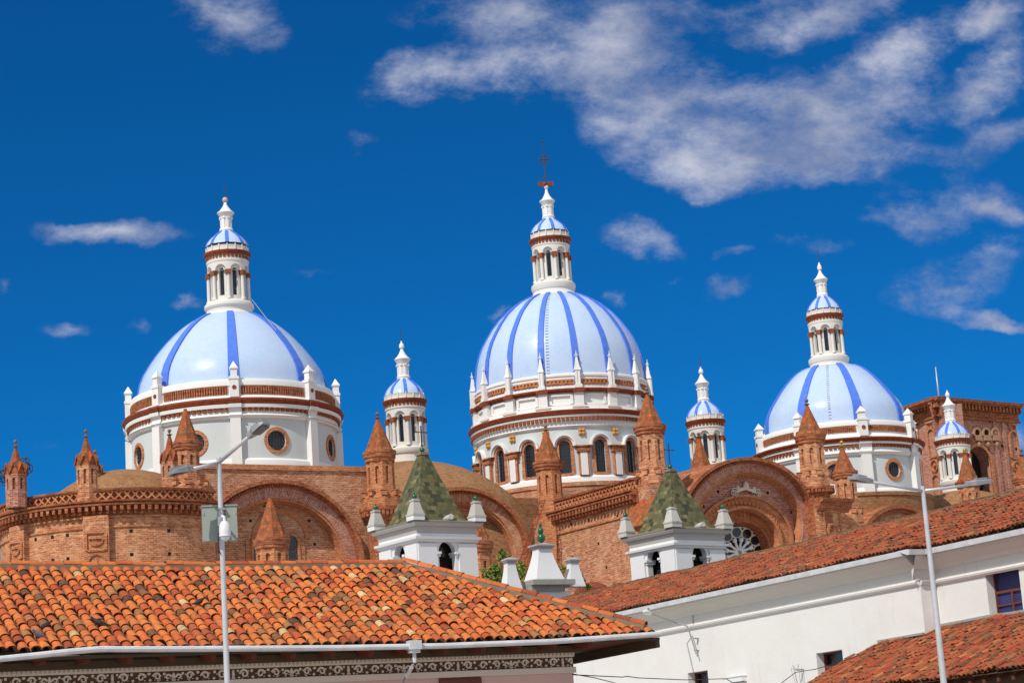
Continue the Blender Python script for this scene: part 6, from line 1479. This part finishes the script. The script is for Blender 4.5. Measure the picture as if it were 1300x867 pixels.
# dark wooden window head at the bottom of the pink wall
# ---- right building
def right_house():
    Z = 8.6; a = atz(785, 778, Z); b = atz(1146, 700.5, Z); e = V((b.x-a.x, b.y-a.y, 0)); n1 = e.length; e.normalize(); out = V((e.y, -e.x, 0))
    if out.y > 0: out = -out
    inn = -out; c = atz(1172, 699.3, Z); d_ = atz(1300, 675.5, Z)
    off = (c-b).dot(inn)
    t = thing('white_building', 'long white plastered building with weathered red tile roof and moulded cornice', 'building', (b.x, b.y, 0))
    # roof
    zr = 10.5; r0 = atz(880, 724, zr); L = (V((r0.x, r0.y, 0))-V((a.x, a.y, 0))).dot(inn); slope = (zr-Z-.05)/L
    E0 = V((a.x, a.y, Z+.06)); s_end = n1; S0 = -26; S1 = n1+24
    L2 = L-off; sl2 = slope*L/L2
    def dz(s, l=0):
        w = min(1, max(0, (s-n1+5)/5)); w = w*w*(3-2*w)
        return .02*sin(s*.9)+.015*sin(s*2.3+l) + w*(max(.06*l, sl2*(l-off))-slope*l)
    ins = lambda s, l: l < L and (s < n1 or l > off-.05)
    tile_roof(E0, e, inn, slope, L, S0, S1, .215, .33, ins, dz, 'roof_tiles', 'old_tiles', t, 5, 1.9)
    def R(s, l, h=0.): return E0+e*s+inn*l+V((0, 0, slope*l+dz(s, l)+h))
    m = MB(); m.face([R(S0, 0, -.04), R(n1-5, 0, -.04), R(n1-5, L, -.04), R(S0, L, -.04)]); m.face([R(n1-5, 0, -.04), R(n1, 0, -.04), R(n1, off, -.04), R(n1-5, off, -.04)]); m.face([R(n1-5, off, -.04), R(n1, off, -.04), R(n1, L, -.04), R(n1-5, L, -.04)]); m.face([R(n1, off, -.04), R(S1, off, -.04), R(S1, L, -.04), R(n1, L, -.04)]); m.face([R(S0, L, -.04), R(S1, L, -.04), R(S1, 2*L, -.04-2*slope*L), R(S0, 2*L, -.04-2*slope*L)]); m.build('roof_deck', 'beam_wood', t)
    m = MB(); mo = MB(); k = int((S1-S0)/.4)
    for i in range(k):
        P = R(S0+(S1-S0)*i/k, L, .07); tile(m, P, e, inn, V((0, 0, 1)), .45, .13, .11, 6, .12+random.random()*.4)
        mo.box(R(S0+(S1-S0)*(i+.5)/k, L, .0), .22, .17, .07, e, inn)
    m.build('ridge_tiles', 'ridge_mortar_tile', t); mo.build('ridge_mortar', 'ridge_mortar', t)
    # walls
    ovh = .55; M1 = planeM(a+inn*ovh, e, out); M2 = planeM(a+inn*(ovh+off), e, out); uj = n1-.0
    def win(M, x0, x1, yt, yb): u0, z1 = M.px(x0, yt); u1 = M.px(x1, yt)[0]; z0 = M.px((x0+x1)/2, yb)[1]; return (u0, u1, z0, z1)
    w2 = win(M1, 1036, 1069.5, 829, 866); w3 = win(M1, 873, 898.5, 854, 890); w1 = win(M2, 1250, 1293, 722, 784)
    zc = Z-.95
    def wall(M, u0, u1, ws, nm):
        m = MB(); U = sorted({u0, u1, *[w[0] for w in ws], *[w[1] for w in ws]}); ZZ = sorted({0, zc+.3, *[w[2] for w in ws], *[w[3] for w in ws]})
        for i in range(len(U)-1):
            for j in range(len(ZZ)-1):
                cu, cz = (U[i]+U[i+1])/2, (ZZ[j]+ZZ[j+1])/2
                if any(w[0] < cu < w[1] and w[2] < cz < w[3] for w in ws): continue
                q = [(U[i], ZZ[j]), (U[i+1], ZZ[j]), (U[i+1], ZZ[j+1]), (U[i], ZZ[j+1])]; m.face([M(*p, 0) for p in q], q)
        dp = .42
        for w in ws:
            q = [(w[0], w[2]), (w[1], w[2]), (w[1], w[3]), (w[0], w[3])]
            for i in range(4): m.face([M(*q[i], 0), M(*q[(i+1) % 4], 0), M(*q[(i+1) % 4], -dp), M(*q[i], -dp)])
        return m.build(nm, 'white_wall', t)
    wall(M1, S0, uj, [w2, w3], 'wall'); wall(M2, uj-.2, S1, [w1], 'wall')
    m = MB(); m.face([M1(uj, 0, 0), M1(uj, 0, -off-.2), M1(uj, zc+.3, -off-.2), M1(uj, zc+.3, 0)]); m.build('jog_wall', 'white_wall', t)
    for w, M, kind in ((w1, M2, 'shutter'), (w2, M1, 'dark'), (w3, M1, 'dark')):
        u0, u1, z0, z1 = w; m = MB(); f = .05
        m.mb(M, u0, u0+f, z0, z1, -.42, -.3); m.mb(M, u1-f, u1, z0, z1, -.42, -.3); m.mb(M, u0+f, u1-f, z1-f, z1, -.42, -.3); cu = (u0+u1)/2
        zm = z0+(z1-z0)*.52; m.mb(M, u0+f, u1-f, zm-.04, zm+.04, -.42, -.31)
        if kind == 'shutter': m.mb(M, cu-.03, cu+.03, z0, zm-.05, -.42, -.3); m.mb(M, u0+f, u1-f, z0+(zm-z0)*.5-.025, z0+(zm-z0)*.5+.025, -.42, -.312)
        fr = m.build('window', 'window_wood', t)
        m = MB(); m.mb(M, u0+.01, u1-.01, z0, z1-.01, -.48, -.43); m.build('pane', 'glass_dark', fr)
        m = MB(); nz = 34 if kind == 'shutter' else 18; 
        for i in range(nz):
            zz = z0+((z1 if kind == 'shutter' else zm)-z0)*(i+.5)/nz; m.mb(M, u0+f, u1-f, zz-.012, zz+.022, -.425, -.37)
        m.build('louvre_slats', 'shutter_blue' if kind == 'shutter' else 'window_wood', fr)
    # cornice: gutter edge, cove, frieze, string moulding
    def cor(M, u0, u1, mA=.0):
        m = MB(); m.sweep(M, u0, u1, [(zc-.10, .0), (zc-.10, .06), (zc-.04, .11), (zc+.02, .13), (zc+.05, .06), (zc+.06, .02)], 1); m.build('string_moulding', 'white_trim', t)
        m = MB(); m.sweep(M, u0, u1, [(zc+.06, -.05), (zc+.06, .02), (zc+.38, .02), (zc+.40, .10), (zc+.50, .16), (zc+.66, .36), (zc+.74, .42), (zc+.76, .50), (zc+.82, .50), (zc+.82, -.05)], 1); m.build('cove_cornice', 'cove_pale', t)
        m = MB(); m.sweep(M, u0, u1, [(zc+.82, -.1), (zc+.82, .62), (zc+.98, .64), (zc+1.0, .56), (zc+1.0, -.1)], 1); m.build('eaves_gutter', 'gutter_white', t)
    cor(M1, S0, uj+.0); cor(M2, uj+.02, S1)
    MJ = planeM(M1(uj, 0, 0), inn, e)
    m = MB(); m.sweep(MJ, -.3, off+.1, [(zc+.06, .02), (zc+.38, .02), (zc+.40, .10), (zc+.50, .16), (zc+.66, .28), (zc+.82, .3)], 1); m.build('cove_cornice', 'cove_pale', t)
    m = MB(); m.sweep(MJ, -.62, off+.1, [(zc+.82, .28), (zc+.82, .4), (zc+.98, .42), (zc+1.0, .3), (zc+1.0, -.2)], 1); m.sweep(MJ, 0, off, [(zc-.10, .0), (zc-.10, .06), (zc+.02, .13), (zc+.06, .02)], 1); m.build('eaves_gutter', 'gutter_white', t)
    return t, M1, M2, e, out, uj
flat('ridge_mortar_tile', (.20, .10, .05), .9, .1, var=.5)
rb_, MW1, MW2, eW, outW, ujW = right_house()
# ---- lean-to roof at the lower right
def lean_to():
    u0, z0 = MW2.px(1190, 797); u1, z1 = MW2.px(1300, 779); zt = (z0+z1)/2
    p = MW2(u0, zt, 0); t = thing('lean_to', 'low lean-to with old mossy red tiles against the white wall, lower right', 'shed', (p.x, p.y, 0))
    # eave through two sight points at a lower height
    slope = .42
    best = None
    for i in range(200):
        L = 1.0+i*.03; ze = zt-slope*L; q = atz(1290, 849, ze); dd = (q-MW2(0, ze, 0)).dot(outW)
        if best is None or abs(dd-L) < best[0]: best = (abs(dd-L), L, ze)
    L, ze = best[1], best[2]
    n = -outW; E = MW2(0, ze, 0)+outW*L
    uA = (atz(1040, 871, ze+.0)-E).dot(eW); 
    # left verge follows the sight line from (1118,815) to the bottom edge
    ua_top = MW1.px(1118, 818)[0]
    uleft = min(ua_top, uA)
    ug = lambda l: ua_top-(1-l/L)*.2
    jog = (MW1(0, 0, 0)-MW2(0, 0, 0)).dot(outW)
    ins = lambda s, l: s > ug(l) and l < L - (jog if s < ujW else 0) - .02
    dz = lambda s, l=0: .03*sin(s*1.3)+.02*sin(s*3.1+l*2)
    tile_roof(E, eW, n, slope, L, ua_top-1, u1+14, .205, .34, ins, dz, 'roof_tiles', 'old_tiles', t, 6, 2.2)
    def R(s, l, h=0.): return E+eW*s+n*l+V((0, 0, slope*l+h))
    m = MB(); m.face([R(ua_top, 0, -.04), R(u1+14, 0, -.04), R(u1+14, L, -.04), R(ua_top, L, -.04)]); m.build('roof_deck', 'beam_wood', t)
    m = MB(); P = [R(ujW+.02+(u1+14-ujW)*i/16, L, .07+random.uniform(-.03, .05)) for i in range(17)]; 
    for a, b in zip(P, P[1:]): d = (b-a); m.box((a+b)/2, d.length/2*1.02, .07, .04, d.normalized(), n)
    a, b = R(ua_top, L-jog, .08), R(ujW, L-jog, .10); d = b-a; m.box((a+b)/2+outW*.07, d.length/2, .07, .035, d.normalized(), n); m.build('wall_flashing', 'grey_stone', t)
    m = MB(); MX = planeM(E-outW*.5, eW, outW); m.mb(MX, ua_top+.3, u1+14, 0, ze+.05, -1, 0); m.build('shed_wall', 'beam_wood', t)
    m = MB(); k = 0; s = ua_top+.2
    while s < u1+14: a = R(s, .05, -.12); m.box(a+n*.3, .3, .05, .05, (n+V((0, 0, slope))).normalized(), eW); s += .6
    m.build('rafter_row', 'dark_wood', t)
    # grey cap lying on the tiles
    p = atz(1117, 833, zt-slope*1.0) 
    return t, R, L
lean, RLean, LLean = lean_to()

# ================================================================== street furniture
def lamp_head(px, py, D, d, tilt, parent, L=.62, W_=.15, nm='lamp_head'):
    """flat LED street-lamp head: tapered body, fins, glass underneath, neck"""
    p = at(px, py, D); X = V(d).normalized(); Y = V((0, 0, 1)).cross(X).normalized(); Zz = X.cross(Y).normalized()
    ca, sa = cos(tilt), sin(tilt); Y, Zz = Y*ca+Zz*sa, Zz*ca-Y*sa
    m = MB(); prof = [(-L/2, W_*.35, .05), (-L/2+.12, W_*.55, .055), (-L/2+.2, W_*1.0, .06), (L/2-.08, W_*1.0, .045), (L/2, W_*.8, .03)]
    S_ = [[p+X*x+Y*w*a+Zz*h*b for a, b in ((-1, -1), (1, -1), (1, .6), (.6, 1), (-.6, 1), (-1, .6))] for x, w, h in prof]
    for A_, B_ in zip(S_, S_[1:]):
        for i in range(6): m.face([A_[i], A_[(i+1) % 6], B_[(i+1) % 6], B_[i]])
    m.face(S_[0]); m.face(S_[-1])
    ob = m.build(nm, 'lamp_grey', parent)
    g_ = MB(); g_.box(p+X*.06-Zz*.062, L*.28, W_*.8, .006, X, Y, Zz); g_.build('lens', 'lamp_glass', ob)
    f = MB()
    for i in range(5): f.box(p+X*(-.05+i*.06)+Zz*.07, .012, W_*.55, .02, X, Y, Zz)
    f.build('cooling_fins', 'lamp_grey', ob)
    return p, X
def lamp_left():
    D = 38.0; top = at(277.3, 583, D); A = Ax(278.5, 600, D)
    t = thing('street_lamp', 'slim grey pole with two angled lamp arms, in front of the orange roof', 'street lamp', (A.x, A.y, 0), 'twin-arm street lamps')
    zt = A.z(582); m = MB(); m.tube([(A.x, A.y, 0), (A.x, A.y, zt)], .062, 14, .044); m.tube([(A.x, A.y, zt-.02), (A.x, A.y, zt+.02)], .05, 12); m.build('pole', 'galvanised', t)
    j = at(277.5, 587.5, D); r = at(320, 551, D-.9); l = at(243, 595.5, D-.5)
    m = MB(); m.tube([j, r], .036, 10); m.build('arm', 'galvanised', t); m = MB(); m.tube([j, l], .036, 10); m.build('arm', 'galvanised', t)
    lamp_head(326.5, 545, D-1.1, V((.8, -.5, .42)), radians(0), t, .46, .13); lamp_head(230, 597, D-.8, l-j, radians(6), t, .52, .13)
    return A, t
AL, lampL = lamp_left()
def box_and_camera():
    A = AL; z1, z0 = A.z(642), A.z(685.5); w = 22.5*38.8/F; cx = A.x-.03; 
    t = thing('control_box', 'two pale grey-green metal boxes clamped to the left lamp pole', 'control box', (cx, A.y, z0))
    X = V((cos(.22), sin(.22), 0)); Y = V((-X.y, X.x, 0))
    for s, (a, b) in ((-1, (-.36, -.06)), (1, (.05, .26))):
        m = MB(); c = V((A.x, A.y+.14, (z0+z1)/2))+X*(a+b)/2; m.box(c, (b-a)/2, .10, (z1-z0)/2, X, Y); m.box(c+V((0, 0, (z1-z0)/2+.012)), (b-a)/2+.015, .12, .012, X, Y)
        for sx in (-1, 1): m.box(c-Y*.104+X*sx*(b-a)*.42+V((0, 0, (z1-z0)*.3)), .012, .008, .03, X, Y)
        m.build('cabinet', 'box_grey', t)
    m = MB(); 
    for zz in (z0+.12, z1-.06): m.box((A.x, A.y+.03, zz), .075, .08, .018, X, Y)
    m.build('clamp', 'lamp_grey', t)
    p = at(285.5, 673, 37.7); t = thing('security_camera', 'white dome security camera bracketed to the left lamp pole below the grey boxes', 'camera', (p.x, p.y, p.z-.25))
    k = 38.4/F
    m = MB(); m.lathe(p.x, p.y, [(4*k, p.z+.16), (6.6*k, p.z+.10), (7.3*k, p.z), (7.3*k, p.z-.05), (6.9*k, p.z-.10)][::-1], 20); m.build('housing', 'camera_white', t)
    m = MB(); m.lathe(p.x, p.y, [(7.6*k, p.z-.11), (7.6*k, p.z-.085), (6.9*k, p.z-.08)], 20); m.sphere((p.x, p.y, p.z-.11), 6.2*k, 16, 10, (1, 1, .95)); m.build('dome_lens', 'camera_white', t)
    m = MB(); m.tube([(p.x, p.y, p.z+.12), (p.x, p.y, p.z+.24), (p.x-.05, p.y+.1, p.z+.27), (A.x, A.y, p.z+.22)], .028, 8); m.box((A.x, A.y-.06, p.z+.2), .05, .03, .08); m.build('bracket', 'camera_white', t)
    m = MB(); m.tube([(A.x-.03, A.y-.06, p.z+.05), (A.x-.07, A.y-.07, p.z-.25), (A.x-.02, A.y-.06, p.z-.4)], .008, 5); m.tube([(p.x+.03, p.y, p.z-.08), (p.x+.06, p.y, p.z-.25), (p.x-.02, p.y, p.z-.28)], .006, 5); m.build('cable', 'cable_black', t)
box_and_camera()
def lamp_right():
    D = 46.0; A = Ax(1173.5, 640, D)
    t = thing('street_lamp', 'tapering grey pole with two nearly level lamp arms, in front of the long white building', 'street lamp', (A.x, A.y, 0), 'twin-arm street lamps')
    zt = A.z(617); m = MB(); m.tube([(A.x, A.y, 0), (A.x, A.y, zt*.5), (A.x, A.y, zt)], .088, 14, .046); m.build('pole', 'galvanised', t)
    j = at(1171.5, 623, D); l = at(1108, 612, D-1); r = at(1228, 616, D+.4)
    m = MB(); m.tube([j, l], .033, 10); m.build('arm', 'galvanised', t); m = MB(); m.tube([j, r], .033, 10); m.build('arm', 'galvanised', t)
    lamp_head(1094, 608.5, D-1.3, l-j, radians(-10), t, .62, .15); lamp_head(1242, 612, D+.6, r-j, radians(8), t, .66, .12)
lamp_right()
def wall_lamp():
    u, z = MW1.px(882, 800); b = MW1(u, z, .25); hd = at(822, 777, b.y-3.0)
    t = thing('wall_lamp', 'white lamp on a long bent grey arm fixed to the long white wall', 'lamp', tuple(MW1(u, z-1, 0)))
    el = MW1(MW1.px(881, 794)[0], MW1.px(881, 794)[1], .3); el2 = MW1(MW1.px(876, 790)[0], MW1.px(876, 790)[1], .6); lo = MW1(MW1.px(884, 830, .2)[0], MW1.px(884, 830, .2)[1], .2)
    m = MB(); m.tube([lo, b, el, el2, hd+(el2-hd)*.12], .026, 8); m.build('arm', 'lamp_grey', t)
    m = MB(); 
    for y in (810, 825): uu, zz = MW1.px(883.5, y, .1); m.box(MW1(uu, zz, .08), .05, .09, .02, eW, outW)
    m.build('bracket', 'lamp_grey', t)
    X = (hd-el2).normalized(); Y = V((0, 0, 1)).cross(X).normalized(); Zz = X.cross(Y)
    m = MB(); prof = [(-.32, .04, .04), (-.2, .11, .08), (.1, .14, .1), (.28, .10, .05), (.34, .03, .02)]; S_ = [[hd+X*x+Y*w*cos(2*pi*i/10)+Zz*h*sin(2*pi*i/10) for i in range(10)] for x, w, h in prof]
    for A_, B_ in zip(S_, S_[1:]):
        for i in range(10): m.face([A_[i], A_[(i+1) % 10], B_[(i+1) % 10], B_[i]], None, True)
    m.face(S_[0]); m.face(S_[-1]); ob = m.build('lamp_head', 'camera_white', t)
    m = MB(); m.tube([hd+Zz*.1-X*.1, hd+Zz*.16-X*.1], .04, 8); m.build('photocell', 'green_glaze', ob)
    m = MB(); m.tube([MW1(*MW1.px(879, 768, .05), .05), MW1(*MW1.px(880, 792, .05), .05)], .012, 4); m.build('feed_wire', 'cable_black', t)
wall_lamp()
def cables():
    def line(pts, lab, r=.012, sag=0):
        m = MB(); P = []
        for (x, y, D) in pts: P.append(at(x, y, D))
        m.tube(P, r, 5, cap=False); solo(m, 'overhead_cable', 'cable_black', tuple(P[0]), lab, 'cable', 'cables crossing the white wall')
    line([(727, 856, 47), (790, 859, 52), (796, 858, 52.5), (810, 860, 54), (870, 862.5, 60), (922, 861, 64), (930, 866, 64.5), (945, 864, 65)], 'upper thin cable from the pink house corner across the white wall')
    line([(727, 855, 47), (755, 860, 51), (775, 865, 54), (800, 872, 58)], 'lower thin cable dropping from the pink house corner')
    line([(990, 868, 66), (1010, 853, 66), (1035, 849, 66), (1066, 840, 65.5), (1098, 829, 64)], 'thin cable running past the small dark window to the old tiles')
cables()
def insulator():
    u, z = MW1.px(1011, 850, .3); p = MW1(u, z, .3)
    t = thing('cable_bracket', 'small bare wire bracket with tangled ends on the white wall, left of the dark window', 'bracket', tuple(MW1(u, z-.4, 0)))
    m = MB()
    for i in range(5): a = i*1.1; m.tube([p, p+V((.18*cos(a), 0, .1+.1*sin(a))), p+V((.1*cos(a)+.05, 0, -.35-.08*i))], .01, 4)
    m.build('wires', 'lamp_grey', t)
    m = MB(); m.tube([MW1(u, z, 0), p], .02, 6); m.build('peg', 'iron_dark', t)
insulator()
def wall_box():
    u, z = MW1.px(936, 862, .1); m = MB(); m.mb(MW1, u-.7, u+.45, z-.09, z+.09, .0, .22); m.mb(MW1, u-.72, u+.47, z+.09, z+.12, 0, .25)
    p = MW1(u, z, 0); solo(m, 'junction_box', 'camera_white', tuple(p), 'small white box low on the white wall, right of the lowest dark window', 'box')
wall_box()

# ---- birds on the orange roof
def bird(px, py, mat, lab, face=1, s=1.0):
    # find the spot on the roof surface under this sight line
    n = V((-sin(radians(26)), cos(radians(26)), 0)); e = V((cos(radians(26)), sin(radians(26)), 0)); Z = 5.1; sl = .50
    E0 = atz(430, 819, Z); nn = V((-n.x*sl, -n.y*sl, 1)); r = ray(px, py); t_ = ((E0+V((0, 0, .13)))-EYE).dot(nn)/r.dot(nn); p = EYE+r*t_
    X = (e*face+n*random.uniform(-.4, .4)).normalized(); t = thing('pigeon', lab, 'pigeon', (p.x, p.y, p.z-.03), 'pigeons on the orange tiles')
    m = MB(); N_ = 10; Y = V((0, 0, 1)).cross(X)
    prof = [(-.22, .012, .0), (-.14, .03, .01), (-.08, .055, .03), (0, .075, .06), (.07, .068, .085), (.115, .042, .125), (.14, .034, .16), (.165, .03, .175), (.19, .008, .165)]
    S_ = [[p+X*x*s+Y*w*.85*s*cos(2*pi*i/N_)+V((0, 0, (h+w*sin(2*pi*i/N_))*s)) for i in range(N_)] for x, w, h in prof]
    for A_, B_ in zip(S_, S_[1:]):
        for i in range(N_): m.face([A_[i], A_[(i+1) % N_], B_[(i+1) % N_], B_[i]], None, True)
    m.face(S_[0]); m.face(S_[-1]); b = m.build('body', mat, t)
    m = MB(); 
    for q in (-1, 1): m.tube([p+Y*q*.025*s+V((0, 0, -.02)), p+Y*q*.025*s+V((0, 0, -.09))], .006, 4)
    m.build('legs', 'rust_iron', t)
bird(58, 797, 'pigeon_dark', 'dark pigeon standing on the orange tiles above the grey one', 1, .85)
bird(51, 810, 'pigeon_grey', 'grey pigeon low on the orange tiles just above the sagging gutter', -1)
bird(127, 794, 'pigeon_dark', 'dark pigeon on the orange tiles beside cream-coloured ones, left of the lamp pole', -1)
bird(253, 766, 'pigeon_dark', 'small dark pigeon higher on the orange tiles, nearest the lamp pole', 1, .8)
for o in bpy.data.objects:
    if '_o' in o: del o['_o']
